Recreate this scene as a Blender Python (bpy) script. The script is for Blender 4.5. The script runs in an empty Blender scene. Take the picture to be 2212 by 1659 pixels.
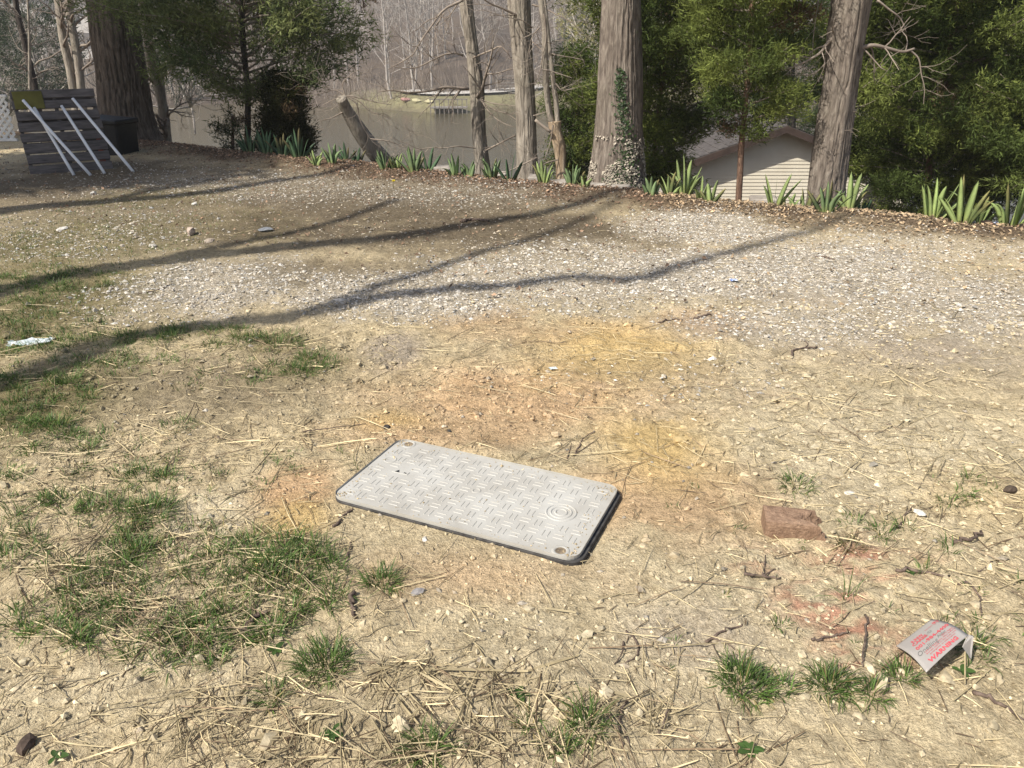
import bpy, math, random
import numpy as np
from math import radians, sin, cos, pi

# ------------------------------------------------------------------ scene, camera, sky, sun
SC = bpy.context.scene
COL = SC.collection
rng = np.random.default_rng(7)
random.seed(7)

PITCH = radians(24.0); FPX = 1661.0; CAM_H = 1.5
cam_d = bpy.data.cameras.new('camera'); cam = bpy.data.objects.new('camera', cam_d); COL.objects.link(cam)
cam.location = (0, 0, CAM_H); cam.rotation_euler = (pi/2 - PITCH, 0, 0)
cam_d.sensor_fit = 'HORIZONTAL'; cam_d.angle = 2*math.atan(1106.0/FPX)
cam_d.clip_start = 0.05; cam_d.clip_end = 3000
SC.camera = cam

SUN_EL = radians(47.0); SUN_H = np.array([-0.80, -0.60])      # the sun stands behind the camera to the left
SUN = np.array([SUN_H[0]*cos(SUN_EL), SUN_H[1]*cos(SUN_EL), sin(SUN_EL)])
world = bpy.data.worlds.new('World'); SC.world = world; world.use_nodes = True
wn = world.node_tree.nodes; wl = world.node_tree.links
sky = wn.new('ShaderNodeTexSky'); sky.sky_type = 'NISHITA'; sky.sun_disc = False
sky.sun_elevation = SUN_EL; sky.sun_rotation = math.atan2(SUN_H[0], SUN_H[1]) % (2*pi)
sky.dust_density = 2.0
wl.new(sky.outputs[0], wn['Background'].inputs[0]); wn['Background'].inputs[1].default_value = 0.10
sun_d = bpy.data.lights.new('sun', 'SUN'); sun_d.energy = 4.6; sun_d.angle = radians(0.55); sun_d.color = (1.0, 0.95, 0.86)
sun_o = bpy.data.objects.new('sun', sun_d); COL.objects.link(sun_o)
from mathutils import Vector
sun_o.rotation_euler = Vector(SUN).to_track_quat('Z', 'Y').to_euler(); sun_o.location = (-30, -20, 40)
SC.view_settings.view_transform = 'Standard'; SC.view_settings.look = 'None'
SC.view_settings.exposure = 0.55; SC.view_settings.gamma = 1.0
SC.render.engine = 'CYCLES'
SC.cycles.max_bounces = 6; SC.cycles.transparent_max_bounces = 8
SC.cycles.use_denoising = True

# ------------------------------------------------------------------ photo measurements (2212 x 1659 px) -> metres
cP, sP = cos(PITCH), sin(PITCH)
def _ray(u, v):
    x = u - 1106.0; y = v - 829.5
    return x, FPX*cP - y*sP, FPX*sP + y*cP
def at(u, v, Y):
    x, fw, dn = _ray(u, v); s = Y/fw
    return np.array([x*s, Y, CAM_H - dn*s])
def gnd(u, v, z=0.0):
    x, fw, dn = _ray(u, v); s = (CAM_H - z)/dn
    return np.array([x*s, fw*s, z])

# ------------------------------------------------------------------ noise
def _hash(ix, iy, seed):
    h = (ix.astype(np.int64)*374761393 + iy.astype(np.int64)*668265263 + seed*2147483647 + 1013904223*seed) & 0xFFFFFFFF
    h = ((h ^ (h >> 13))*1274126177) & 0xFFFFFFFF
    h = h ^ (h >> 16)
    return (h & 0xFFFFFF)/float(0xFFFFFF)
def vnoise(x, y, seed=0):
    x = np.asarray(x, float); y = np.asarray(y, float)
    ix = np.floor(x); iy = np.floor(y); fx = x-ix; fy = y-iy
    fx = fx*fx*(3-2*fx); fy = fy*fy*(3-2*fy)
    a = _hash(ix, iy, seed); b = _hash(ix+1, iy, seed); c = _hash(ix, iy+1, seed); d = _hash(ix+1, iy+1, seed)
    return (a*(1-fx)+b*fx)*(1-fy) + (c*(1-fx)+d*fx)*fy
def fbm(x, y, seed=0, octv=4):
    s = 0; a = 0.5; t = 0
    for i in range(octv):
        s = s + a*vnoise(x*2**i, y*2**i, seed+i*17); t += a; a *= 0.5
    return s/t
def sstep(a, b, x):
    t = np.clip((x-a)/(b-a), 0, 1); return t*t*(3-2*t)

# ------------------------------------------------------------------ object helpers
def link(o, parent=None):
    COL.objects.link(o)
    if parent is not None: o.parent = parent
    return o
def tag(o, label=None, cat=None, group=None, kind=None):
    if label: o['label'] = label
    if cat: o['category'] = cat
    if group: o['group'] = group
    if kind: o['kind'] = kind
    return o
def empty(name, loc=(0, 0, 0)):
    o = bpy.data.objects.new(name, None); o.location = loc; o.empty_display_size = 0.1
    return link(o)
def make_mesh(name, V, F, mat, col=None, smooth=True):
    """V (N,3); F list of int arrays (M,3) or (M,4)"""
    V = np.asarray(V, np.float32); me = bpy.data.meshes.new(name)
    if not isinstance(F, list): F = [F]
    F = [np.asarray(f, np.int32) for f in F if len(f)]
    loops = np.concatenate([f.ravel() for f in F]); starts = []; o = 0
    for f in F:
        starts.append(o + np.arange(len(f))*f.shape[1]); o += f.size
    starts = np.concatenate(starts).astype(np.int32)
    me.vertices.add(len(V)); me.vertices.foreach_set('co', V.ravel())
    me.loops.add(len(loops)); me.loops.foreach_set('vertex_index', loops)
    me.polygons.add(len(starts)); me.polygons.foreach_set('loop_start', starts)
    me.polygons.foreach_set('use_smooth', np.full(len(starts), smooth))
    if col is not None:
        c = np.ones((len(V), 4), np.float32); c[:, :3] = col
        me.color_attributes.new('Col', 'FLOAT_COLOR', 'POINT').data.foreach_set('color', c.ravel())
    me.update(calc_edges=True); me.validate()
    if mat is not None: me.materials.append(mat)
    return me
def mobj(name, V, F, mat, parent=None, col=None, smooth=True, loc=None):
    V = np.asarray(V, float)
    if loc is not None: V = V - np.asarray(loc)
    o = bpy.data.objects.new(name, make_mesh(name, V, F, mat, col, smooth))
    if loc is not None: o.location = loc
    return link(o, parent)
class MB:
    """collects pieces of geometry into one mesh"""
    def __init__(s): s.V = []; s.T = []; s.Q = []; s.C = []; s.n = 0
    def add(s, V, tris=None, quads=None, col=None):
        V = np.asarray(V, float).reshape(-1, 3)
        if tris is not None and len(tris): s.T.append(np.asarray(tris, int) + s.n)
        if quads is not None and len(quads): s.Q.append(np.asarray(quads, int) + s.n)
        s.V.append(V); s.n += len(V)
        s.C.append(np.broadcast_to(np.asarray((1, 1, 1) if col is None else col, float), (len(V), 3)))
    def build(s, name, mat, parent=None, smooth=True, loc=None, usecol=False):
        F = []
        if s.Q: F.append(np.concatenate(s.Q))
        if s.T: F.append(np.concatenate(s.T))
        return mobj(name, np.concatenate(s.V), F, mat, parent, np.concatenate(s.C) if usecol else None, smooth, loc)

BOXQ = np.array([[0,3,2,1],[4,5,6,7],[0,1,5,4],[1,2,6,5],[2,3,7,6],[3,0,4,7]])
def box_v(x0, x1, y0, y1, z0, z1):
    return np.array([[x0,y0,z0],[x1,y0,z0],[x1,y1,z0],[x0,y1,z0],[x0,y0,z1],[x1,y0,z1],[x1,y1,z1],[x0,y1,z1]], float)
def bbox_v(x0, x1, y0, y1, z0, z1, b):
    """bevelled box: returns V,Q,T"""
    P = []; 
    for sx in (0, 1):
        for sy in (0, 1):
            for sz in (0, 1):
                X = (x0, x1)[sx]; Y = (y0, y1)[sy]; Z = (z0, z1)[sz]
                dx = b*(1-2*sx); dy = b*(1-2*sy); dz = b*(1-2*sz)
                P += [[X, Y+dy, Z+dz], [X+dx, Y, Z+dz], [X+dx, Y+dy, Z]]
    i = lambda sx, sy, sz, k: ((sx*2+sy)*2+sz)*3+k
    Q = []; T = []
    Q.append([i(0,0,0,0), i(0,0,1,0), i(0,1,1,0), i(0,1,0,0)]); Q.append([i(1,0,0,0), i(1,1,0,0), i(1,1,1,0), i(1,0,1,0)])
    Q.append([i(0,0,0,1), i(1,0,0,1), i(1,0,1,1), i(0,0,1,1)]); Q.append([i(0,1,0,1), i(0,1,1,1), i(1,1,1,1), i(1,1,0,1)])
    Q.append([i(0,0,0,2), i(0,1,0,2), i(1,1,0,2), i(1,0,0,2)]); Q.append([i(0,0,1,2), i(1,0,1,2), i(1,1,1,2), i(0,1,1,2)])
    for a in (0, 1):
        for b_ in (0, 1):
            Q.append([i(a,b_,0,0), i(a,b_,0,1), i(a,b_,1,1), i(a,b_,1,0)])
            Q.append([i(a,0,b_,0), i(a,0,b_,2), i(a,1,b_,2), i(a,1,b_,0)])
            Q.append([i(0,a,b_,1), i(0,a,b_,2), i(1,a,b_,2), i(1,a,b_,1)])
    for a in (0,1):
        for b_ in (0,1):
            for c in (0,1): T.append([i(a,b_,c,0), i(a,b_,c,1), i(a,b_,c,2)])
    return np.array(P, float), np.array(Q), np.array(T)
def frame3(O, ax, ay, az):
    M = np.stack([np.asarray(ax, float), np.asarray(ay, float), np.asarray(az, float)], 0); O = np.asarray(O, float)
    return lambda V: np.asarray(V) @ M + O
def unit(v): v = np.asarray(v, float); return v/np.linalg.norm(v)

def tube(pts, rad, sides=8, cap=True, disp=None):
    """swept tube: V,Q,T"""
    P = np.asarray(pts, float); R = np.asarray(rad, float); n = len(P)
    D = np.gradient(P, axis=0); D /= np.linalg.norm(D, axis=1)[:, None] + 1e-12
    ref = np.array([1.0, 0, 0]) if abs(D[0][0]) < 0.8 else np.array([0, 1.0, 0])
    A = np.zeros_like(P); a = ref
    for i in range(n):
        a = a - D[i]*a.dot(D[i]); a = a/(np.linalg.norm(a)+1e-12); A[i] = a
    B = np.cross(D, A)
    th = np.arange(sides)*2*pi/sides
    rr = R[:, None]*np.ones((1, sides))
    if disp is not None: rr = rr + disp(th, P)
    V = P[:, None, :] + rr[:, :, None]*(A[:, None, :]*np.cos(th)[None, :, None] + B[:, None, :]*np.sin(th)[None, :, None])
    V = V.reshape(-1, 3)
    i = np.arange(n-1)[:, None]*sides; j = np.arange(sides)[None, :]; j2 = (j+1) % sides
    Q = np.stack([i+j, i+j2, i+sides+j2, i+sides+j], -1).reshape(-1, 4)
    T = np.zeros((0, 3), int)
    if cap:
        V = np.vstack([V, P[0], P[-1]]); c0, c1 = n*sides, n*sides+1
        jj = np.arange(sides); k = (jj+1) % sides
        T = np.vstack([np.stack([np.full(sides, c0), k, jj], 1), np.stack([np.full(sides, c1), (n-1)*sides+jj, (n-1)*sides+k], 1)])
    return V, Q, T
def smooth_path(pts, n):
    P = np.asarray(pts, float); t = np.linspace(0, 1, len(P)); tt = np.linspace(0, 1, n)
    if len(P) < 3: return np.stack([np.interp(tt, t, P[:, k]) for k in range(P.shape[1])], 1)
    m = np.gradient(P, t, axis=0); i = np.clip(np.searchsorted(t, tt) - 1, 0, len(P)-2)
    h = (t[i+1]-t[i]); s = ((tt-t[i])/h)[:, None]; h = h[:, None]
    return (2*s**3-3*s**2+1)*P[i] + (s**3-2*s**2+s)*h*m[i] + (-2*s**3+3*s**2)*P[i+1] + (s**3-s**2)*h*m[i+1]

# icosphere seed for stones
_t = (1+5**.5)/2
ICO_V = np.array([[-1,_t,0],[1,_t,0],[-1,-_t,0],[1,-_t,0],[0,-1,_t],[0,1,_t],[0,-1,-_t],[0,1,-_t],[_t,0,-1],[_t,0,1],[-_t,0,-1],[-_t,0,1]], float)
ICO_V /= np.linalg.norm(ICO_V[0])
ICO_F = np.array([[0,11,5],[0,5,1],[0,1,7],[0,7,10],[0,10,11],[1,5,9],[5,11,4],[11,10,2],[10,7,6],[7,1,8],[3,9,4],[3,4,2],[3,2,6],[3,6,8],[3,8,9],[4,9,5],[2,4,11],[6,2,10],[8,6,7],[9,8,1]])

# ------------------------------------------------------------------ materials
def nmat(name):
    m = bpy.data.materials.new(name); m.use_nodes = True
    nt = m.node_tree; b = nt.nodes['Principled BSDF']
    b.inputs['Roughness'].default_value = 0.85; b.inputs['Specular IOR Level'].default_value = 0.25
    return m, nt, b
def nd(nt, typ, **kw):
    n = nt.nodes.new(typ)
    for k, v in kw.items():
        if k in n.inputs: n.inputs[k].default_value = v
        else: setattr(n, k, v)
    return n
def ramp(nt, fac, stops):
    r = nt.nodes.new('ShaderNodeValToRGB'); e = r.color_ramp.elements
    while len(e) < len(stops): e.new(0.5)
    for el, (p, c) in zip(e, stops): el.position = p; el.color = (*c, 1)
    nt.links.new(fac, r.inputs[0]); return r.outputs[0]
def mixc(nt, a, b, fac, mode='MIX'):
    m = nt.nodes.new('ShaderNodeMix'); m.data_type = 'RGBA'; m.blend_type = mode
    for sock, val in ((m.inputs[0], fac), (m.inputs[6], a), (m.inputs[7], b)):
        if hasattr(val, 'links'): nt.links.new(val, sock)
        elif isinstance(val, (int, float)): sock.default_value = val
        else: sock.default_value = (*val, 1)
    return m.outputs[2]
def coords(nt, scale=(1, 1, 1), kind='Object'):
    tc = nt.nodes.new('ShaderNodeTexCoord'); mp = nt.nodes.new('ShaderNodeMapping')
    mp.inputs['Scale'].default_value = scale; nt.links.new(tc.outputs[kind], mp.inputs[0]); return mp.outputs[0]
def noise(nt, vec, scale, detail=4, rough=0.6, dist=0.0):
    n = nd(nt, 'ShaderNodeTexNoise', Scale=scale, Detail=detail, Roughness=rough, Distortion=dist)
    nt.links.new(vec, n.inputs['Vector']); return n.outputs[0]
def bump(nt, b, h, strength, dist):
    n = nd(nt, 'ShaderNodeBump', Strength=strength, Distance=dist); nt.links.new(h, n.inputs['Height'])
    nt.links.new(n.outputs[0], b.inputs['Normal'])
def noisy_mat(name, c0, c1, scale=6, sc3=(1, 1, 1), rough=0.85, bstr=0.4, bdist=0.004, detail=5, spec=0.25, lo=0.3, hi=0.7):
    m, nt, b = nmat(name); v = coords(nt, sc3); n = noise(nt, v, scale, detail)
    nt.links.new(ramp(nt, n, [(lo, c0), (hi, c1)]), b.inputs['Base Color'])
    b.inputs['Roughness'].default_value = rough; b.inputs['Specular IOR Level'].default_value = spec
    if bstr: bump(nt, b, noise(nt, v, scale*3, 5), bstr, bdist)
    return m
def leaf_mat(name, rough=0.55, trans=0.25, var=0.35, nscale=3.0, spec=0.3):
    """colour comes from the vertex colours (each leaf its own tint), light passes through a little"""
    m, nt, b = nmat(name)
    a = nd(nt, 'ShaderNodeVertexColor'); a.layer_name = 'Col'
    n = noise(nt, coords(nt), nscale, 3)
    c = mixc(nt, a.outputs[0], ramp(nt, n, [(0.3, (1-var,)*3), (0.7, (1+var*0.5,)*3)]), 1.0, 'MULTIPLY')
    nt.links.new(c, b.inputs['Base Color']); b.inputs['Roughness'].default_value = rough
    b.inputs['Specular IOR Level'].default_value = spec
    if trans:
        t = nt.nodes.new('ShaderNodeBsdfTranslucent'); nt.links.new(c, t.inputs[0])
        mx = nt.nodes.new('ShaderNodeMixShader'); mx.inputs[0].default_value = trans
        nt.links.new(b.outputs[0], mx.inputs[1]); nt.links.new(t.outputs[0], mx.inputs[2])
        nt.links.new(mx.outputs[0], nt.nodes['Material Output'].inputs[0])
    return m
def bark_mat(name, c0, c1, c2, zs=0.22, scale=26, bstr=1.0, bdist=0.03, moss=None):
    m, nt, b = nmat(name); v = coords(nt, (1, 1, zs))
    n = noise(nt, v, scale, 6, 0.65, 0.6); big = noise(nt, coords(nt, (1, 1, 0.6)), 2.5, 3)
    c = ramp(nt, n, [(0.28, c0), (0.5, c1), (0.72, c2)])
    c = mixc(nt, c, (0.62, 0.66, 0.60), ramp(nt, big, [(0.5, (0, 0, 0)), (0.75, (0.5, 0.5, 0.5))]), 'MULTIPLY')
    if moss is not None:
        c = mixc(nt, c, moss, ramp(nt, noise(nt, coords(nt), 5, 4), [(0.55, (0, 0, 0)), (0.7, (0.55, 0.55, 0.55))]))
    nt.links.new(c, b.inputs['Base Color']); b.inputs['Roughness'].default_value = 0.92; b.inputs['Specular IOR Level'].default_value = 0.15
    bump(nt, b, n, bstr, bdist)
    return m

M = {}
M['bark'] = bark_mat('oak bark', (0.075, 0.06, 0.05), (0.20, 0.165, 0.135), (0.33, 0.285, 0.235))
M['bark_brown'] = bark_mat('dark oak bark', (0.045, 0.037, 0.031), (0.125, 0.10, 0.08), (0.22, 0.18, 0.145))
M['bark_pale'] = bark_mat('pale bark', (0.13, 0.11, 0.09), (0.30, 0.26, 0.21), (0.44, 0.39, 0.32), scale=20)
M['bark_red'] = bark_mat('cedar bark', (0.07, 0.042, 0.03), (0.19, 0.115, 0.08), (0.34, 0.22, 0.15), zs=0.12, scale=40)
M['bark_dark'] = bark_mat('dark bark', (0.02, 0.018, 0.017), (0.06, 0.05, 0.043), (0.12, 0.10, 0.085))
M['bark_far'] = noisy_mat('distant bark', (0.26, 0.225, 0.195), (0.52, 0.47, 0.42), 3, bstr=0)
M['twig'] = noisy_mat('bare twigs', (0.14, 0.11, 0.09), (0.36, 0.30, 0.24), 4, bstr=0)
M['dead'] = bark_mat('barkless wood', (0.16, 0.10, 0.06), (0.40, 0.30, 0.20), (0.56, 0.47, 0.35), zs=0.15, scale=18)
M['cedar'] = leaf_mat('cedar foliage', 0.7, 0.3, 0.3, 2.2, 0.15)
M['iris'] = leaf_mat('iris leaf', 0.5, 0.35, 0.25, 9.0)
M['grass'] = leaf_mat('grass', 0.5, 0.3, 0.35, 4.0)
M['straw'] = leaf_mat('straw', 0.6, 0.12, 0.45, 12.0)
M['stone'] = leaf_mat('stone', 0.9, 0.0, 0.45, 55.0, 0.2)
M['litter'] = leaf_mat('leaf litter', 0.8, 0.1, 0.4, 9.0)
M['pine'] = leaf_mat('ivy', 0.5, 0.2, 0.3, 9.0)

# ------------------------------------------------------------------ ground shape
EDGE = np.array([gnd(u, v)[:2] for u, v in [(-900, 262), (-400, 268), (0, 285), (200, 300), (350, 312), (500, 332), (700, 350), (820, 360), (1000, 384), (1200, 402), (1400, 420), (1600, 446), (1900, 470), (2212, 498), (2500, 520), (3000, 560)]])
def edge_y(x): return np.interp(x, EDGE[:, 0], EDGE[:, 1])
LAKE_Z = -6.5
LID_Z = 0.014
lidL, lidT, lidR, lidB = [gnd(u, v, LID_Z) for u, v in [(709, 1071), (866, 948), (1345, 1053), (1243, 1214)]]
LID_C = (lidL+lidT+lidR+lidB)/4
LID_X = unit((lidR-lidT)+(lidB-lidL)); LID_Y = np.array([-LID_X[1], LID_X[0], 0])
LID_LX = 0.5*(np.linalg.norm(lidR-lidT)+np.linalg.norm(lidB-lidL)); LID_LY = 0.5*(np.linalg.norm(lidT-lidL)+np.linalg.norm(lidR-lidB))

_wc = {}
def blob(x, y, u, v, ru, rv, soft=0.5, wob=0.35, seed=0, pw=1.0):
    """patch with an uneven outline, centred where the photo shows it, in metres on the ground"""
    c = gnd(u, v); a = gnd(u, max(v-rv, 200)); b = gnd(u, v+rv)
    rx = ru*(CAM_H)/_ray(u, v)[2]; ry = (a[1]-b[1])/2; cy = (a[1]+b[1])/2
    d = np.sqrt(((x-c[0])/rx)**2 + ((y-cy)/ry)**2)
    k = seed % 3
    if _wc.get('id') != (len(x), float(x[0]), float(x[-1])):
        _wc.clear(); _wc['id'] = (len(x), float(x[0]), float(x[-1]))
    if k not in _wc:
        _wc[k] = (fbm(x*1.7, y*1.7, 31+k, 3)-0.5)*2 + (fbm(x*7, y*7, 71+k, 2)-0.5)
    d = d + _wc[k]*wob*(1 if seed % 2 else -1)
    return np.clip((1+soft-d)/(2*soft), 0, 1)**pw

def zones(x, y):
    Z = {}
    d = y - edge_y(x)
    Z['mulch'] = sstep(-1.15, -0.25, d + (fbm(x*2, y*2, 5)-0.5)*0.9)
    def mx(*L): return np.clip(np.max(np.stack(L), 0), 0, 1)
    Z['gravel'] = mx(blob(x,y,455,625,215,62,.3,.35,1), blob(x,y,840,640,260,52,.3,.4,2), blob(x,y,1200,600,330,60,.35,.4,3)*.85,
                     blob(x,y,1520,600,240,60,.3,.3,4), blob(x,y,1800,590,260,62,.3,.35,5), blob(x,y,2080,670,260,72,.4,.4,6)*.9,
                     blob(x,y,1530,490,170,38,.35,.35,7), blob(x,y,1720,700,260,40,.4,.4,8)*.8, blob(x,y,560,400,330,28,.5,.5,9)*.45,
                     blob(x,y,120,520,230,60,.5,.5,10)*.45, blob(x,y,1250,545,200,30,.5,.4,11)*.7, blob(x,y,1000,415,330,26,.5,.4,12)*.45,
                     blob(x,y,1450,820,220,50,.5,.5,13)*.28, blob(x,y,300,670,160,30,.5,.4,14)*.5, blob(x,y,1960,545,300,45,.5,.5,15)*.55)
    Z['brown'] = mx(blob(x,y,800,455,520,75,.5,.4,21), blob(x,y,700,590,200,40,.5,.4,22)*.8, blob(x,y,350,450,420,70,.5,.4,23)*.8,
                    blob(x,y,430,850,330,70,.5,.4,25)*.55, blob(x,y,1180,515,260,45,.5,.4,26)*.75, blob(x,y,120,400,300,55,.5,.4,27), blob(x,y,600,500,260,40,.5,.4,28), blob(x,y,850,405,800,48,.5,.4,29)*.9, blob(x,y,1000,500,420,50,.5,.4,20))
    Z['orange'] = mx(blob(x,y,1150,850,330,75,.5,.4,31)*.8, blob(x,y,640,1060,90,55,.5,.4,32)*.9, blob(x,y,1050,1250,260,60,.6,.5,33)*.55,
                     blob(x,y,1450,1080,190,80,.5,.5,34)*.7, blob(x,y,1530,700,110,30,.5,.4,35)*.9, blob(x,y,1050,690,110,26,.5,.4,36)*.6,
                     blob(x,y,950,930,220,40,.5,.5,37)*.7, blob(x,y,1250,720,260,30,.5,.4,38)*.5)
    Z['yellow'] = mx(blob(x,y,1350,770,170,70,.5,.35,41)*.9, blob(x,y,1420,960,120,70,.5,.35,42)*.95, blob(x,y,640,1120,70,45,.5,.4,43)*.9,
                     blob(x,y,840,910,80,24,.5,.4,44)*.7, blob(x,y,2120,1080,130,60,.6,.4,45)*.35)
    Z['pale'] = mx(blob(x,y,1900,1000,380,150,.6,.4,51)*.8, blob(x,y,450,1120,90,50,.4,.4,52), blob(x,y,1300,1400,500,220,.7,.4,53)*.55,
                   blob(x,y,250,1480,330,150,.6,.4,54)*.5)
    Z['mauve'] = mx(blob(x,y,2000,760,260,60,.6,.4,61)*.7, blob(x,y,850,760,60,40,.4,.3,62)*.8, blob(x,y,1750,640,120,26,.5,.4,63)*.6, blob(x,y,1500,1380,130,60,.6,.5,64)*.5)
    Z['lawn'] = mx(blob(x,y,120,545,260,75,.5,.4,79)*.9, blob(x,y,60,700,200,110,.5,.4,71), blob(x,y,60,880,170,90,.5,.4,72), blob(x,y,250,500,280,55,.5,.45,73)*.55, blob(x,y,600,745,90,28,.4,.4,74)*.8,
                   blob(x,y,330,720,180,28,.4,.4,75)*.6, blob(x,y,130,620,150,30,.4,.4,76)*.8, blob(x,y,650,800,90,40,.5,.4,77)*.5, blob(x,y,350,430,160,24,.5,.4,78)*.5)
    Z['red'] = mx(blob(x,y,1860,1215,130,45,.6,.7,81)*.8, blob(x,y,1780,1310,90,40,.6,.7,82)*.8, blob(x,y,1870,1400,70,75,.6,.7,83)*.85, blob(x,y,1640,1210,60,25,.6,.7,84)*.35)
    return Z

def base_h(x, y):
    """broad shape: the level lot, the step at its edge and the bank down to the lake"""
    d = y - edge_y(x)
    h = (fbm(x*0.35, y*0.35, 3, 3)-0.5)*0.07*sstep(1.5, 5, y) + (fbm(x*0.9+5, y*0.9, 8, 3)-0.5)*0.03
    h = h*(1-sstep(0, 1, d)) + 0.05*np.exp(-((d+0.3)/0.4)**2)*sstep(4, 6, y)
    drop = np.where(d > 0, 0.45*sstep(0.05, 0.7, d) + 0.36*np.maximum(d-0.3, 0), 0)
    return h - drop
def lid_mask(x, y):
    lx = np.abs((x-LID_C[0])*LID_X[0] + (y-LID_C[1])*LID_X[1]) - LID_LX/2
    ly = np.abs((x-LID_C[0])*LID_Y[0] + (y-LID_C[1])*LID_Y[1]) - LID_LY/2
    return np.maximum(lx, ly)
def lot_h(x, y, fine=True):
    h = base_h(x, y)
    dl = lid_mask(x, y)
    if fine:
        near = 1 - sstep(3.5, 9, y)
        rough = (fbm(x*5, y*5, 12, 4)-0.5)*0.034 + (fbm(x*17, y*17, 15, 3)-0.5)*0.032
        cr = np.abs(fbm(x*34, y*34, 19, 2)-0.5)*0.034
        h = h + (rough*(0.45+0.55*near) + cr*near)*sstep(-0.02, 0.10, dl)
    h = h*sstep(0.0, 0.5, dl)
    # a little trench along the right rim, soil heaped at the far rim
    h = h - 0.004*np.exp(-(dl/0.03)**2) + 0.016*np.exp(-((dl-0.07)/0.05)**2)*sstep(-0.2, 0.4, (y-LID_C[1]))
    h = h - 0.012*np.exp(-((dl-0.012)/0.02)**2)*sstep(0.1, 0.25, (x-LID_C[0])*LID_X[0] + (y-LID_C[1])*LID_X[1] - LID_LX/2 + 0.25)
    h = np.where(dl < -0.035, -0.02, h)
    return h

# ------------------------------------------------------------------ the lot (dense sheet)
def graded(a, b, d0, g, dmax):
    L = [a]; d = d0
    while L[-1] < b: L.append(L[-1]+d); d = min(d*g, dmax)
    return np.array(L)
xr = np.concatenate([np.arange(0, 1.5, 0.017), graded(1.5, 30, 0.017, 1.018, 1.2)])
xs = np.concatenate([-xr[:0:-1], xr])
ys = np.concatenate([graded(-8, 0.6, 1.0, 1.0, 1.0)[:-1], np.arange(0.7, 3.1, 0.0135), graded(3.1, 13.5, 0.0135, 1.012, 0.075), graded(13.58, 26, 0.075, 1.08, 0.6)])
GX, GY = np.meshgrid(xs, ys)
x = GX.ravel(); y = GY.ravel()
GZ = lot_h(x, y)
nx, ny = len(xs), len(ys)
ii = np.arange(ny-1)[:, None]*nx; jj = np.arange(nx-1)[None, :]
GQ = np.stack([ii+jj, ii+jj+1, ii+nx+jj+1, ii+nx+jj], -1).reshape(-1, 4)
dd = (y - edge_y(x))
keepv = (dd < 7.0)
GQ = GQ[keepv[GQ].all(1)]
Zn = zones(x, y)
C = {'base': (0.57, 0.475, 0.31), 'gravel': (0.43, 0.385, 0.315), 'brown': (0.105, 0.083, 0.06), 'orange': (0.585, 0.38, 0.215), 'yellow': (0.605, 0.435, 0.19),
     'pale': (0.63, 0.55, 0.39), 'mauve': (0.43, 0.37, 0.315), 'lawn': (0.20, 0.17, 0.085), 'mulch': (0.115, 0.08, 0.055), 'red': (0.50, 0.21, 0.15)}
col = np.tile(np.array(C['base']), (len(x), 1))
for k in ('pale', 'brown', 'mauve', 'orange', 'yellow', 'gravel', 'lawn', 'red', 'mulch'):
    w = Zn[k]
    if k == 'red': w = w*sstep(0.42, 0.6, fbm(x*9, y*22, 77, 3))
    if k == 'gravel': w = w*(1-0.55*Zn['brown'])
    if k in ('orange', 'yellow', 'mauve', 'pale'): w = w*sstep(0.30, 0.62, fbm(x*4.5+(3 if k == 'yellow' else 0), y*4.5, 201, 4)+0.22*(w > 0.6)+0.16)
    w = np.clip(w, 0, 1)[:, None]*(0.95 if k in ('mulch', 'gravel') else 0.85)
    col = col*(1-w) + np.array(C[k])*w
far_litter = sstep(0.0, 2.0, dd)[:, None]
col = col*(1-far_litter) + np.array((0.16, 0.115, 0.075))*far_litter
col *= (0.82 + 0.36*fbm(x*3.1, y*3.1, 91, 5))[:, None]

def ground_mat():
    m, nt, b = nmat('trodden earth')
    a = nd(nt, 'ShaderNodeVertexColor'); a.layer_name = 'Col'
    v = coords(nt)
    n1 = noise(nt, v, 38, 6, 0.7); n2 = noise(nt, v, 140, 4, 0.7); n3 = noise(nt, v, 7, 5, 0.65)
    c = mixc(nt, a.outputs[0], ramp(nt, n1, [(0.3, (0.60, 0.57, 0.53)), (0.5, (0.98, 0.98, 0.98)), (0.72, (1.28, 1.27, 1.24))]), 1.0, 'MULTIPLY')
    c = mixc(nt, c, ramp(nt, n2, [(0.35, (0.72, 0.70, 0.68)), (0.65, (1.18, 1.17, 1.15))]), 1.0, 'MULTIPLY')
    c = mixc(nt, c, ramp(nt, n3, [(0.35, (0.86, 0.85, 0.82)), (0.65, (1.1, 1.1, 1.1))]), 1.0, 'MULTIPLY')
    nt.links.new(c, b.inputs['Base Color']); b.inputs['Roughness'].default_value = 0.95; b.inputs['Specular IOR Level'].default_value = 0.1
    add = nt.nodes.new('ShaderNodeMath'); add.operation = 'MULTIPLY_ADD'; add.inputs[1].default_value = 0.35
    nt.links.new(n2, add.inputs[0]); nt.links.new(n1, add.inputs[2])
    bump(nt, b, add.outputs[0], 1.0, 0.022)
    return m
M['ground'] = ground_mat()
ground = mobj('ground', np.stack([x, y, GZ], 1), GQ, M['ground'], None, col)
tag(ground, kind='structure')

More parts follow.
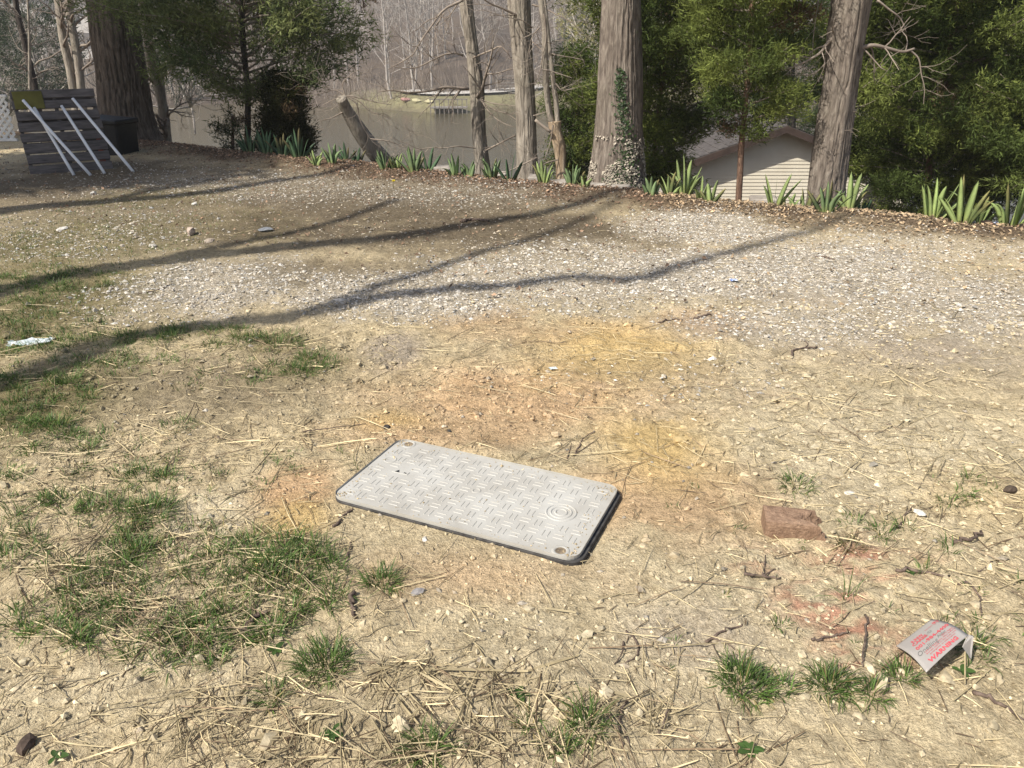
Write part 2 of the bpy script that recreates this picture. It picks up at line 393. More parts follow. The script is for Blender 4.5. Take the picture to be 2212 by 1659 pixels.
# ------------------------------------------------------------------ bank, far shore and hills
SHORE = 113.0
def shore_y(x): return SHORE - 0.10*np.maximum(-x-15, 0) - 9*np.exp(-((x+8)/16)**2) + 3*np.sin(x*0.13) + 2*np.sin(x*0.31+1)
def land_h(x, y):
    d = y - edge_y(np.clip(x, EDGE[0, 0], EDGE[-1, 0]))
    near = np.maximum(-0.35 - 0.36*np.maximum(d-0.3, 0), -8.0)
    e = y - shore_y(x)
    far = LAKE_Z - 0.1 + np.where(e < 0, e*0.12, 0.9*sstep(0, 3, e) + 0.06*np.minimum(e, 22) + 0.23*np.clip(e-20, 0, 90) + 0.05*np.maximum(e-110, 0))
    far = far + (fbm(x*0.06, y*0.06, 41, 3)-0.5)*5*sstep(10, 60, e)
    left = -3.0 + 0.10*np.maximum(-x-42+0.0*y, 0)
    h = np.where(y < 60, near, np.maximum(far, -8.0))
    # the bank closes the lake off on both sides, out of the picture
    return np.maximum(h, -8 + 0.35*np.maximum(np.abs(x)-(55+0.62*np.maximum(y, 0)), 0))
tx = np.concatenate([-graded(40, 420, 1.5, 1.06, 25)[::-1], np.arange(-38.6, 38.7, 1.4), graded(40, 420, 1.5, 1.06, 25)])
ty = np.concatenate([graded(-120, -8.1, 12, 1.0, 12), np.arange(-6, 30, 1.0), graded(30, 100, 2.5, 1, 3), np.arange(101, 150, 1.2), graded(150, 460, 1.6, 1.05, 20)])
TX, TY = np.meshgrid(tx, ty); fx_, fy_ = TX.ravel(), TY.ravel(); TZ = land_h(fx_, fy_)
dterr = fy_ - edge_y(np.clip(fx_, EDGE[0, 0], EDGE[-1, 0]))
TZ = np.where((dterr < 6.2) & (np.abs(fx_) < 29), TZ - 0.6, TZ)
nx2, ny2 = len(tx), len(ty)
ii = np.arange(ny2-1)[:, None]*nx2; jj = np.arange(nx2-1)[None, :]
TQ = np.stack([ii+jj, ii+jj+1, ii+nx2+jj+1, ii+nx2+jj], -1).reshape(-1, 4)
e_ = fy_ - shore_y(fx_)
tcol = np.tile(np.array((0.088, 0.068, 0.052)), (len(fx_), 1))
meadow = (sstep(-1, 2, e_)*(1-sstep(9, 16, e_))*sstep(-26, -18, fx_)*(1-sstep(26, 34, fx_)))[:, None]
tcol = tcol*(1-meadow) + np.array((0.20, 0.185, 0.10))*meadow
tcol *= (0.7+0.6*fbm(fx_*0.5, fy_*0.5, 55, 4))[:, None]
M['litter_ground'], nt, b = nmat('leaf covered hillside')
a = nd(nt, 'ShaderNodeVertexColor'); a.layer_name = 'Col'
c = mixc(nt, a.outputs[0], ramp(nt, noise(nt, coords(nt), 1.6, 8, 0.75), [(0.3, (0.6, 0.58, 0.56)), (0.7, (1.35, 1.32, 1.28))]), 1.0, 'MULTIPLY')
nt.links.new(c, b.inputs['Base Color']); b.inputs['Roughness'].default_value = 0.95
hill = mobj('hillside', np.stack([fx_, fy_, TZ], 1), TQ, M['litter_ground'], None, tcol); tag(hill, kind='structure')

# lake
m, nt, b = nmat('muddy water'); b.inputs['Base Color'].default_value = (0.074, 0.062, 0.034, 1)
b.inputs['Roughness'].default_value = 0.12; b.inputs['IOR'].default_value = 1.33; b.inputs['Specular IOR Level'].default_value = 0.12
bump(nt, b, noise(nt, coords(nt, (0.6, 2.0, 1)), 3.0, 4, 0.6), 0.35, 0.03); M['water'] = m
lake = mobj('water', [[-160, 14, LAKE_Z], [160, 14, LAKE_Z], [160, 140, LAKE_Z], [-160, 140, LAKE_Z]], np.array([[0, 1, 2, 3]]), M['water']); tag(lake, kind='structure')

# ------------------------------------------------------------------ trees
def trunk_from_px(rows, Y, lean=0.0):
    """rows of (v, u_left, u_right) measured on the trunk -> centre line and radii, standing Y metres off"""
    P = []; R = []
    for v, ul, ur in rows:
        p = at((ul+ur)/2, v, Y); P.append(p); R.append((ur-ul)/2*Y/_ray((ul+ur)/2, v)[1])
    return np.array(P), np.array(R)
def ridged(seed, amp, fa=9, fz=2.2):
    def f(th, P):
        z = P[:, 2][:, None]; a = np.stack([np.cos(th), np.sin(th)], 1)
        warp = (vnoise(np.cos(th)[None, :]*2.0+z*0*1.0+5, z*1.6+np.sin(th)[None, :]*2, seed+3)-0.5)*1.1
        k = (th[None, :]/(2*pi))*fa*6 + warp*1.3
        r = np.zeros_like(k)
        # furrows that split and join: ridged noise in (angle, height)
        for m_, (ka, kz, w) in enumerate(((1.0, fz, 1.0), (2.1, fz*2.1, 0.45))):
            kk = k*ka; per = int(fa*6*ka)
            n = vnoise(np.mod(kk, per), z*kz+warp*0.8, seed+m_*9)
            r = r + w*(np.abs(n*2-1))
        r = np.clip(r/1.1, 0, 1)
        return amp*(np.minimum(r*1.9, 1.0)-0.6) + amp*0.8*(vnoise(np.cos(th)[None, :]*1.5+9, z*0.7+np.sin(th)[None, :]*1.5, seed+20)-0.5)*2
    return f
def rand_dir(spread=1.0): 
    v = rng.normal(size=3)*spread; return v
def grow(p, d, length, r0, depth, out, up=0.15, wob=0.22, kids=(3, 5), seg=7, shrink=0.62, rmin=0.0022):
    """one limb with its side limbs; appends (points, radii)"""
    n = max(4, seg); P = [np.array(p, float)]; d = unit(d)
    for i in range(n-1):
        d = unit(d + rng.normal(size=3)*wob + np.array([0, 0, up])*0.5/n*3)
        P.append(P[-1] + d*length/(n-1))
    P = np.array(P); R = np.maximum(np.linspace(r0, r0*0.35, n), rmin)
    out.append((P, R))
    if depth > 0:
        for k in range(rng.integers(kids[0], kids[1]+1)):
            t = rng.uniform(0.25, 0.98); i = min(int(t*(n-1)), n-2); q = P[i] + (P[i+1]-P[i])*(t*(n-1)-i)
            dd_ = unit(P[i+1]-P[i]); side = unit(np.cross(dd_, rng.normal(size=3)))
            nd_ = unit(dd_*rng.uniform(0.5, 0.9) + side*rng.uniform(0.6, 1.0))
            grow(q, nd_, length*shrink*rng.uniform(0.6, 1.1), max(R[i]*0.6, rmin), depth-1, out, up, wob*1.1, kids, max(4, seg-1), shrink, rmin)
def limbs_mb(limbs, mb=None):
    mb = mb or MB()
    for P, R in limbs:
        s = 10 if R[0] > 0.03 else (6 if R[0] > 0.012 else (4 if R[0] > 0.006 else 3))
        V, Q, T = tube(P, R, s, cap=(R[0] > 0.01)); mb.add(V, T, Q)
    return mb
def ground_z(x_, y_): return float(lot_h(np.array([float(x_)]), np.array([float(y_)]), False)[0])

def bark_trunk(rows, Y, seed, amp, sides, nrow, fa, top=9.0, fz=2.2, base_ext=0.35):
    P, R = trunk_from_px(rows, Y)
    d = unit(P[0]-P[1]); ext = [P[0] + d*t for t in (top*1.0, top*0.5)]
    rext = [R[0]*0.45, R[0]*0.75]
    P = np.vstack([ext, P, P[-1]+np.array([0, 0, -base_ext])]); R = np.concatenate([rext, R, [R[-1]*1.08]])
    # resample densely where the picture shows it
    L = np.concatenate([[0], np.cumsum(np.linalg.norm(np.diff(P, axis=0), axis=1))])
    vis = L[2]
    t = np.concatenate([np.linspace(0, vis-0.4, 24, endpoint=False), np.linspace(vis-0.4, L[-1], nrow)])
    PP = np.stack([np.interp(t, L, P[:, k]) for k in range(3)], 1); RR = np.interp(t, L, R)
    k = np.ones(7)/7; pad = lambda a_: np.convolve(np.pad(a_, 3, 'edge'), k, 'valid')
    PP = np.stack([pad(PP[:, j]) for j in range(3)], 1); RR = pad(RR)
    return PP, RR, ridged(seed, amp, fa, fz)

def thing_tree(name, label, P, R, disp, sides, mat, limbs=None, limb_mat=None, group=None, cat='tree'):
    base = P[-1] if P[-1][2] < P[0][2] else P[0]
    e = empty(name, base); tag(e, label, cat, group)
    V, Q, T = tube(P, R, sides, True, disp)
    mobj('trunk', V - base, [Q, T], mat, e)
    if limbs:
        o = limbs_mb([(p-base, r) for p, r in limbs]).build('crown', limb_mat or M['twig'], e)
        o['label'] = 'bare branches and twigs'
    return e

# trunks measured in the photo: (v, left edge, right edge)
def crown_limbs(P, R, n, zfrom, length, depth=2):
    out = []
    for i in range(n):
        k = rng.integers(2, max(3, int(len(P)*0.3))); p = P[k]; az = rng.uniform(0, 2*pi)
        if p[2] < zfrom: continue
        grow(p, [cos(az), sin(az), 0.7], length*rng.uniform(.6, 1.2), R[k]*0.5, depth, out, 0.2)
    return out
# big oak on the left
P, R, D = bark_trunk([(-60, 190, 284), (0, 195, 289), (83, 204, 301), (167, 215, 314), (236, 219, 325), (275, 212, 336), (300, 200, 350), (318, 188, 362)], 14.0, 3, 0.040, 190, 170, 9, fz=1.8)
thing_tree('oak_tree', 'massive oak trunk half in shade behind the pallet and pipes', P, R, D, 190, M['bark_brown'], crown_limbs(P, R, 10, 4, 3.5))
# ivy trunk
PD, RD, DD = bark_trunk([(-60, 1306, 1382), (0, 1301, 1383), (83, 1297, 1385), (167, 1292, 1387), (250, 1287, 1387), (319, 1280, 1389), (365, 1273, 1391), (400, 1266, 1394), (416, 1262, 1398)], 8.9, 11, 0.024, 190, 170, 10)
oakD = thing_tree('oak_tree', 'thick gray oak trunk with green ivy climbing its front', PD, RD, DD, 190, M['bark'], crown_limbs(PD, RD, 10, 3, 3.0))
# leaning trunk on the right
PE, RE, DE = bark_trunk([(-50, 1806, 1886), (0, 1800, 1880), (78, 1790, 1865), (156, 1785, 1854), (219, 1774, 1845), (312, 1759, 1833), (400, 1748, 1823), (446, 1742, 1820), (462, 1738, 1824)], 8.0, 23, 0.020, 170, 160, 8, fz=3)
limbs = crown_limbs(PE, RE, 8, 3, 3.0)
# its low limbs, seen against the cedars
def px_limb(pts, Y, r0, r1, n=14, dY=None):
    Q_ = np.array([at(u, v, Y + (0 if dY is None else dY*i/(len(pts)-1))) for i, (u, v) in enumerate(pts)])
    Q_ = smooth_path(Q_, n); return (Q_, np.linspace(r0, r1, n))
def twigged(limb, k, length, depth=1, rf=0.5, out=None, up=0.05):
    out = [] if out is None else out
    P_, R_ = limb; out.append(limb)
    for _ in range(k):
        i = rng.integers(1, len(P_)-1); dd_ = unit(P_[i+1]-P_[i]) if i+1 < len(P_) else unit(P_[i]-P_[i-1])
        side = unit(np.cross(dd_, rng.normal(size=3)))
        grow(P_[i], dd_*0.6+side, length*rng.uniform(.5, 1.2), max(R_[i]*rf, 0.002), depth, out, up, 0.22, (2, 4), 6, 0.6, 0.0016)
    return out
for pts, r0, r1, k in [([(1822, 62), (1786, 95), (1774, 112), (1755, 125), (1725, 140), (1690, 152)], .022, .008, 7), ([(1835, 112), (1868, 101), (1890, 98), (1920, 105), (1950, 112), (1975, 105)], .03, .014, 5),
                       ([(1968, 110), (1985, 128), (1990, 160), (1997, 190), (1995, 225)], .012, .004, 6), ([(1895, 0), (1920, 20), (1945, 40), (1958, 70)], .014, .006, 6),
                       ([(1780, 140), (1760, 158), (1735, 162), (1700, 160)], .008, .003, 4), ([(1768, 0), (1762, 40), (1757, 80), (1755, 120)], .006, .004, 1),
                       ([(1780, 208), (1800, 232), (1815, 262)], .005, .002, 3)]:
    limbs += twigged(px_limb(pts, 7.95, r0*.8, r1*.8), k, 0.35)
thing_tree('oak_tree', 'brown ridged trunk leaning right behind the iris bed', PE, RE, DE, 170, M['bark'], limbs)
# slim lakeside trunks
PA, RA, DA = bark_trunk([(-50, 984, 1014), (0, 992, 1021), (83, 1004, 1030), (194, 1015, 1046), (250, 1018, 1046), (305, 1022, 1049), (355, 1027, 1056), (388, 1027, 1062)], 10.6, 31, 0.014, 90, 170, 4, fz=3)
limbs = crown_limbs(PA, RA, 7, 3, 2.5)
for pts, r0, r1, k, Y in [([(1012, 192), (985, 190), (960, 188), (935, 195), (905, 199), (880, 200), (850, 195), (818, 198)], .022, .007, 18, 10.4),
        ([(1000, 120), (985, 115), (960, 118), (930, 132), (900, 146), (870, 148), (845, 142)], .013, .005, 16, 10.3),
        ([(1000, 0), (985, 8), (968, 15), (950, 30), (938, 48), (922, 70), (905, 95), (892, 118), (865, 135), (838, 150)], .017, .005, 20, 10.2),
        ([(1022, 125), (1045, 115), (1065, 107), (1080, 100), (1095, 112), (1105, 128)], .014, .006, 6, 10.4),
        ([(1030, 210), (1042, 190), (1048, 165), (1055, 145), (1062, 118), (1066, 90)], .022, .008, 9, 10.5),
        ([(1050, 160), (1075, 158), (1100, 150), (1118, 148)], .010, .005, 5, 10.4),
        ([(1040, 215), (1060, 222), (1085, 226), (1115, 229)], .008, .004, 6, 10.3), ([(1040, 218), (1070, 238), (1095, 245), (1120, 260), (1150, 255), (1170, 248)], .009, .003, 14, 10.2),
        ([(1028, 320), (1005, 317), (985, 316), (960, 320), (935, 318), (905, 322), (880, 310), (850, 300)], .009, .003, 20, 10.3),
        ([(1050, 325), (1075, 312), (1098, 300), (1118, 290)], .014, .007, 7, 10.4), ([(1038, 215), (1060, 245), (1080, 262), (1110, 275)], .012, .004, 7, 10.3),
        ([(960, 28), (940, 60), (945, 90), (950, 115)], .008, .003, 5, 10.2)]:
    limbs += twigged(px_limb(pts, Y, r0, r1, dY=-0.4), k, 0.45, 1)
thing_tree('lakeside_tree', 'slim gray tree with long bare branches over the water', PA, RA, DA, 90, M['bark_pale'], limbs)
PB, RB, DB = bark_trunk([(-50, 1092, 1144), (0, 1097, 1146), (83, 1105, 1149), (194, 1114, 1154), (278, 1116, 1157), (350, 1116, 1160), (385, 1113, 1163), (398, 1110, 1167)], 9.8, 41, 0.015, 110, 190, 5, fz=3)
limbs = crown_limbs(PB, RB, 7, 3, 2.5)
for pts, r0, r1, k, Y in [([(1120, 35), (1085, 18), (1060, 8), (1036, -8)], .016, .007, 5, 9.7), ([(1150, 90), (1172, 108), (1200, 118), (1235, 124), (1262, 130)], .010, .003, 9, 9.6),
        ([(1150, 10), (1175, 18), (1200, 30), (1230, 45), (1255, 65)], .010, .003, 9, 9.6), ([(1150, 60), (1130, 45), (1100, 38), (1070, 30), (1040, 20)], .009, .003, 7, 9.6),
        ([(1152, 250), (1170, 245), (1185, 240)], .006, .003, 3, 9.6)]:
    limbs += twigged(px_limb(pts, Y, r0, r1, dY=-0.3), k, 0.5, 1)
thing_tree('lakeside_tree', 'straight gray trunk standing between the slim tree and the broken one', PB, RB, DB, 110, M['bark_pale'], limbs)
# broken tree with bare wood
def px_tube(rows, Y, n=26): 
    P_, R_ = trunk_from_px(rows, Y); t = np.linspace(0, 1, len(P_)); tt = np.linspace(0, 1, n)
    return smooth_path(P_, n), np.interp(tt, t, R_)
bt = px_tube([(262, 1184, 1212), (285, 1187, 1212), (320, 1196, 1222), (360, 1201, 1222), (400, 1200, 1226), (412, 1199, 1228)], 9.5, 60)
e = empty('broken_tree', bt[0][-1]); tag(e, 'broken two-stemmed dead tree with bare tan wood at its base', 'tree')
b0 = bt[0][-1]
V, Q, T = tube(bt[0], bt[1], 28, True, ridged(51, 0.006, 3, 3)); mobj('trunk', V-b0, [Q, T], M['dead'], e)
for nm, rows in [('stem', [(-20, 1158, 1172), (30, 1166, 1180), (64, 1170, 1184), (139, 1170, 1184), (222, 1177, 1190), (275, 1186, 1200)]), ('stem', [(-20, 1170, 1178), (40, 1176, 1184), (83, 1180, 1189), (167, 1189, 1199), (236, 1197, 1208), (275, 1199, 1210)])]:
    P_, R_ = px_tube(rows, 9.5, 50); V, Q, T = tube(P_, R_, 18, True, ridged(57, 0.004, 2, 3)); mobj(nm, V-b0, [Q, T], M['bark_pale'], e)
limbs = [px_limb([(1190, 285), (1172, 272), (1156, 259)], 9.4, .020, .018, 8)]
for pts, k in [([(1175, 30), (1180, 80), (1172, 120), (1165, 160), (1155, 185)], 6), ([(1170, 150), (1185, 152), (1210, 160), (1235, 168)], 6), ([(1205, 345), (1180, 352), (1160, 368)], 4), ([(1195, 270), (1188, 310), (1176, 345)], 4),
               ([(1165, 60), (1150, 80), (1140, 120)], 5), ([(1200, 180), (1215, 195), (1240, 190)], 4), ([(1160, 340), (1120, 360), (1090, 372), (1060, 378)], 5)]:
    limbs += twigged(px_limb(pts, 9.35, .009, .003), k, 0.4)
limbs_mb([(p-b0, r) for p, r in limbs]).build('branch', M['twig'], e)
# leaning sawn log with hanging twigs
P_, R_ = px_tube([(210, 734, 756), (240, 742, 768), (280, 758, 792), (315, 776, 814), (345, 795, 835), (362, 803, 846)], 11.0, 60)
P_[:, 1] += np.linspace(-0.25, 0.35, len(P_)); b0 = P_[-1].copy()
e = empty('leaning_tree', b0); tag(e, 'sawn-off trunk leaning left in front of the lake', 'tree')
V, Q, T = tube(P_, R_, 40, True, ridged(61, 0.004, 3, 3)); mobj('trunk', V-b0, [Q, T], M['bark_pale'], e)
limbs = []
for pts, k in [([(748, 212), (735, 210), (715, 218), (695, 228)], 6), ([(750, 205), (775, 218), (800, 240), (830, 250), (850, 262)], 8), ([(752, 205), (790, 215), (820, 222), (845, 226)], 7), ([(750, 208), (770, 225), (778, 260), (800, 300), (815, 315)], 6),
               ([(800, 300), (840, 305), (875, 318), (905, 325)], 7), ([(745, 205), (740, 180), (760, 160), (775, 150)], 6), ([(740, 215), (760, 200), (790, 188)], 5), ([(745, 240), (715, 255), (685, 262)], 5), ([(750, 210), (725, 195), (700, 200), (680, 205)], 6)]:
    limbs += twigged(px_limb(pts, 10.8, .010, .003), k, 0.5)
limbs_mb([(p-b0, r) for p, r in limbs]).build('branch', M['twig'], e)
# slender trees behind the oak, left
def slim_tree(name, label, stems, Y, mat, twigs=6, tl=0.9, group=None, extend=6):
    e = None
    mb_l = []
    for k, rows in enumerate(stems):
        P_, R_ = px_tube(rows, Y, 40)
        d = unit(P_[0]-P_[3]); P_ = np.vstack([[P_[0]+d*extend], P_]); R_ = np.concatenate([[R_[0]*0.4], R_])
        if e is None:
            b0 = P_[-1].copy(); e = empty(name, b0); tag(e, label, 'tree', group)
        V, Q, T = tube(P_, R_, 14, True, ridged(70+k, float(R_.mean())*0.10, 2, 2)); mobj('trunk' if k == 0 else 'stem', V-b0, [Q, T], mat, e)
        for _ in range(twigs):
            i = rng.integers(1, len(P_)-8); az = rng.uniform(0, 2*pi)
            grow(P_[i], [cos(az), sin(az)*0.6, 0.5], tl*rng.uniform(.5, 1.3), R_[i]*0.35, 2, mb_l, 0.1, 0.25, (2, 4), 6, 0.6, 0.003)
    limbs_mb([(p-b0, r) for p, r in mb_l]).build('crown', M['twig'], e)
    return e
slim_tree('slim_tree', 'thin pale double trunk rising just right of the massive oak', [[(-30, 296, 318), (60, 306, 326), (140, 318, 337), (222, 340, 360), (310, 346, 372), (330, 346, 374)], [(70, 318, 326), (110, 326, 335), (150, 340, 350), (222, 350, 360), (300, 358, 368), (325, 360, 370)]], 15.0, M['bark_pale'], 7, 1.0)
slim_tree('slim_tree', 'forked trunk with pale lit bark behind the pallet top', [[(-30, 112, 128), (20, 120, 136), (60, 124, 140), (100, 131, 148), (150, 143, 160), (196, 150, 166), (260, 158, 176)], [(-30, 140, 156), (40, 144, 160), (80, 152, 168), (140, 162, 178), (196, 168, 184), (260, 172, 190)]], 20.0, M['bark_pale'], 6, 1.2)
slim_tree('slim_tree', 'dark thin trunk leaning left beyond the lattice panel', [[(-30, 24, 34), (30, 32, 44), (84, 45, 58), (124, 54, 66), (160, 63, 76), (196, 69, 83), (260, 78, 94)]], 22.0, M['bark_dark'], 6, 1.2)
slim_tree('slim_tree', 'pale whip-thin sapling above the left end of the pallet', [[(-30, 56, 60), (60, 60, 65), (120, 61, 67), (196, 61, 68), (260, 61, 69)]], 21.0, M['bark_pale'], 8, 1.0)

# ------------------------------------------------------------------ evergreens
def spray_mesh(pts, dirs, size, cols, per=6, spread=0.95, width=0.10, mb=None):
    """at every point a small spray of narrow scale-leaf fingers"""
    n = len(pts); N = n*per
    p = np.repeat(pts, per, 0); d = np.repeat(dirs, per, 0) + rng.normal(size=(N, 3))*spread
    d /= np.linalg.norm(d, axis=1)[:, None]
    p = p + rng.normal(size=(N, 3))*np.repeat(size, per)[:, None]*0.35
    s = np.repeat(size, per)*rng.uniform(0.45, 1.0, N)
    w = np.cross(d, rng.normal(size=(N, 3))); w /= np.linalg.norm(w, axis=1)[:, None]+1e-9
    w = w*(s*width)[:, None]; L = d*s[:, None]
    V = np.stack([p+w, p-w, p+L], 1).reshape(-1, 3)
    T = np.arange(N*3).reshape(-1, 3)
    c = np.repeat(np.repeat(cols, per, 0)*rng.uniform(0.7, 1.3, (N, 1)), 3, 0)
    mb = mb or MB(); mb.add(V, T, None, None); mb.C[-1] = c
    return mb
def cedar(name, label, trunk_rows, Y, crown, n_br, col_a, col_b, density=26, size=0.085, mat_trunk=None, droop=0.0, gap=0.25, brown=0.05, per=6, trunkP=None, group=None):
    """crown(z) -> branch reach at that height; branches carry the foliage so gaps stay between them"""
    if trunkP is None: P_, R_ = px_tube(trunk_rows, Y, 40)
    else: P_, R_ = trunkP
    if P_[0][2] < P_[-1][2]: P_, R_ = P_[::-1], R_[::-1]
    b0 = P_[-1].copy(); e = empty(name, b0); tag(e, label, 'tree', group)
    V, Q, T = tube(P_, R_, 16, True, ridged(80, float(R_.mean())*0.15, 2, 2)); mobj('trunk', V-b0, [Q, T], mat_trunk or M['bark_red'], e)
    zlo, zhi = crown[0][0], crown[-1][0]; cz = np.array(crown)
    brs = []; pts = []; dirs = []; cols = []; sz = []
    for i in range(n_br):
        z = zlo + (zhi-zlo)*((i+rng.uniform())/n_br)
        reach = np.interp(z, cz[:, 0], cz[:, 1])*rng.uniform(0.55, 1.12)
        o = np.array([np.interp(-z, -P_[:, 2], P_[:, k]) for k in range(3)]); 
        if z > P_[0][2]: o = P_[0] + np.array([0, 0, z-P_[0][2]])
        az = i*2.399 + rng.uniform(-.5, .5)
        d = unit([cos(az), sin(az), rng.uniform(0.05, 0.45)-droop])
        Pb = [o]; n = 8
        for k in range(n-1):
            d = unit(d + rng.normal(size=3)*0.10 + np.array([0, 0, 0.03])); Pb.append(Pb[-1]+d*reach/(n-1))
        Pb = np.array(Pb); brs.append((Pb, np.linspace(0.007+0.007*reach, 0.003, n)))
        tint = col_a + (col_b-col_a)*rng.uniform(0, 1); dead = rng.uniform() < brown
        m_ = int(density*reach*3)
        t = gap + (1-gap)*rng.uniform(size=m_)**0.8
        q = np.stack([np.interp(t*(n-1), np.arange(n), Pb[:, k]) for k in range(3)], 1)
        width = 0.075 + 0.15*reach*np.sin(np.clip(t, 0.05, 1)*pi*0.75)
        off = rng.normal(size=(m_, 3))*np.array([1, 1, 0.55])*width[:, None]*0.62
        pts.append(q+off); dr = d[None, :]*0.8 + off/(width[:, None]+1e-6)*0.8 + np.array([0, 0, 0.25-droop]); dirs.append(dr)
        cc = (np.array((0.15, 0.10, 0.055)) if dead else tint)[None, :]*(0.75+0.5*rng.uniform(size=(m_, 1)))
        cols.append(cc); sz.append(np.full(m_, size)*rng.uniform(0.7, 1.3, m_))
    for _ in range(n_br//5):                      # dead bare twigs low on the trunk
        z = zlo + (zhi-zlo)*rng.uniform(0, .5); o = np.array([np.interp(-z, -P_[:, 2], P_[:, k]) for k in range(3)]); az = rng.uniform(pi, 2*pi)
        grow(o, [cos(az), sin(az)*.6, rng.uniform(-.1, .4)], 0.5*np.interp(z, cz[:, 0], cz[:, 1]), 0.006, 1, brs, 0.05, 0.15, (2, 3), 6, 0.5, 0.002)
    limbs_mb([(p-b0, r) for p, r in brs]).build('branch', M['twig'], e)
    dirs = np.concatenate(dirs); dirs /= np.linalg.norm(dirs, axis=1)[:, None]
    mb = spray_mesh(np.concatenate(pts)-b0, dirs, np.concatenate(sz), np.concatenate(cols), per)
    mb.build('crown', M['cedar'], e, False, None, True)
    return e
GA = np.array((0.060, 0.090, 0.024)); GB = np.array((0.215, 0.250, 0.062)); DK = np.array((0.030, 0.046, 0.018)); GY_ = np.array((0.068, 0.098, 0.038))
# young cedar in front of the shed
cedar('cedar_tree', 'young cedar with thin reddish trunk in front of the cream building', [(-60, 1622, 1632), (40, 1618, 1629), (134, 1613, 1623), (188, 1608, 1619), (266, 1600, 1612), (313, 1595, 1608), (375, 1592, 1605), (444, 1588, 1602), (456, 1586, 1603)], 8.1,
      [(0.58, 0.2), (0.72, 0.45), (0.95, 0.60), (1.3, 0.68), (1.9, 0.66), (2.6, .5)], 60, GA, GB, 56, 0.066, None, -0.02, 0.45, 0.03, 11)
# broad cedar left of it
cedar('cedar_tree', 'dense yellow-green cedar filling the gap right of the ivy trunk', [(-60, 1440, 1452), (100, 1432, 1444), (219, 1420, 1430), (300, 1412, 1420), (344, 1409, 1418), (403, 1408, 1418), (425, 1405, 1420)], 10.2,
      [(-0.35, 0.5), (-0.05, 0.62), (0.35, 0.78), (0.62, 1.1), (0.9, 1.25), (1.4, 1.35), (2.0, 1.25), (3.0, .9)], 108, GA, GB*1.08, 46, 0.075, None, 0.1, 0.2, 0.0, 11)
# tall cedars on the right
cedar('cedar_tree', 'tall cedar with peeling tan trunk right of the leaning oak', [(-60, 2066, 2080), (75, 2052, 2066), (141, 2040, 2054), (194, 2030, 2044), (266, 2013, 2026), (331, 2003, 2016), (420, 1996, 2012), (500, 1990, 2010)], 10.6,
      [(-0.9, 0.8), (-0.5, 1.1), (0.2, 1.35), (0.7, 1.6), (1.3, 1.6), (2.0, 1.4), (3.0, 1.0)], 112, GA, GB*1.05, 42, 0.078, None, 0.12, 0.22, 0.01, 11)
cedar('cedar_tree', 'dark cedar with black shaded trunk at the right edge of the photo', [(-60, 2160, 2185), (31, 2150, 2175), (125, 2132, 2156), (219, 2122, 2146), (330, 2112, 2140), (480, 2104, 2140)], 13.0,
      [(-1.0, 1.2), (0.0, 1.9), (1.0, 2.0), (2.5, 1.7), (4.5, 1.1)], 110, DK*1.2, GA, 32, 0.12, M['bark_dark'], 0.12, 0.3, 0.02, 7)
cedar('cedar_tree', 'low bright cedar boughs beside the right-hand iris clumps', [(160, 2262, 2270), (300, 2258, 2268), (420, 2254, 2266), (500, 2250, 2266)], 9.6,
      [(-0.1, 0.9), (0.3, 1.15), (0.8, 1.0), (1.3, .55)], 60, GA, GB, 46, 0.078, None, 0.15, 0.2, 0.0, 11)
cedar('cedar_tree', 'cedar standing between the leaning oak and the tall tan-trunked cedar', [(-60, 1905, 1912), (100, 1900, 1909), (260, 1893, 1903), (420, 1886, 1898)], 12.0,
      [(-0.5, 0.7), (0.0, 1.1), (0.8, 1.3), (1.8, 1.2), (3.0, .8)], 80, GA*0.9, GB*0.9, 40, 0.10, None, 0.12, 0.2, 0.03, 10)
cedar('cedar_tree', 'pale green cedar between the broken tree and the ivy trunk', [(150, 1248, 1254), (260, 1246, 1253), (380, 1244, 1253), (430, 1243, 1254)], 11.6,
      [(-0.5, 0.35), (0.0, 0.55), (0.5, 0.58), (0.9, .45), (1.4, .2)], 46, GA, GB*0.9, 42, 0.085, None, 0.1, 0.15, 0.02, 11)
cedar('cedar_tree', 'hazy cedar behind the young one above the brown roof', [(-60, 1700, 1712), (120, 1702, 1716), (300, 1704, 1720), (420, 1704, 1722)], 33.0,
      [(-3, 2.0), (-0.5, 3.0), (2.2, 3.0), (6.0, 2.0)], 70, GY_, GA*1.1, 18, 0.17, M['bark_dark'], 0.1, 0.25, 0.03, 10)
# cedar on the left over the water
cedar('cedar_tree', 'gray-green cedar with drooping boughs over the water on the left', [(-60, 516, 527), (41, 517, 529), (91, 519, 531), (137, 524, 536), (205, 529, 541), (319, 529, 542), (345, 528, 544)], 12.6,
      [(0.55, 0.5), (0.8, 1.2), (1.15, 1.9), (1.7, 2.2), (2.4, 1.9), (3.4, 1.2)], 92, GY_*1.2, np.array((0.20, 0.225, 0.085)), 25, 0.105, M['bark_dark'], 0.02, 0.40, 0.08, 9)
# dark conical shrub under it
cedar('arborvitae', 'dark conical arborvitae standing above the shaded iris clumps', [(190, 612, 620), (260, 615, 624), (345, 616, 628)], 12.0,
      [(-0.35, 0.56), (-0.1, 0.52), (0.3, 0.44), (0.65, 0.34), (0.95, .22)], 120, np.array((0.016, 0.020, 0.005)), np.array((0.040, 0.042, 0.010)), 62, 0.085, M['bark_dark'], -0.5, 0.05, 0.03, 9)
cedar('cedar_tree', 'small wispy cedar sapling left of the arborvitae', [(250, 500, 505), (300, 500, 506), (345, 499, 507)], 12.3,
      [(-0.1, 0.16), (0.2, 0.3), (0.5, .22)], 16, DK, GA*0.7, 26, 0.08, M['bark_red'], 0.0, 0.4, 0.15, 8)

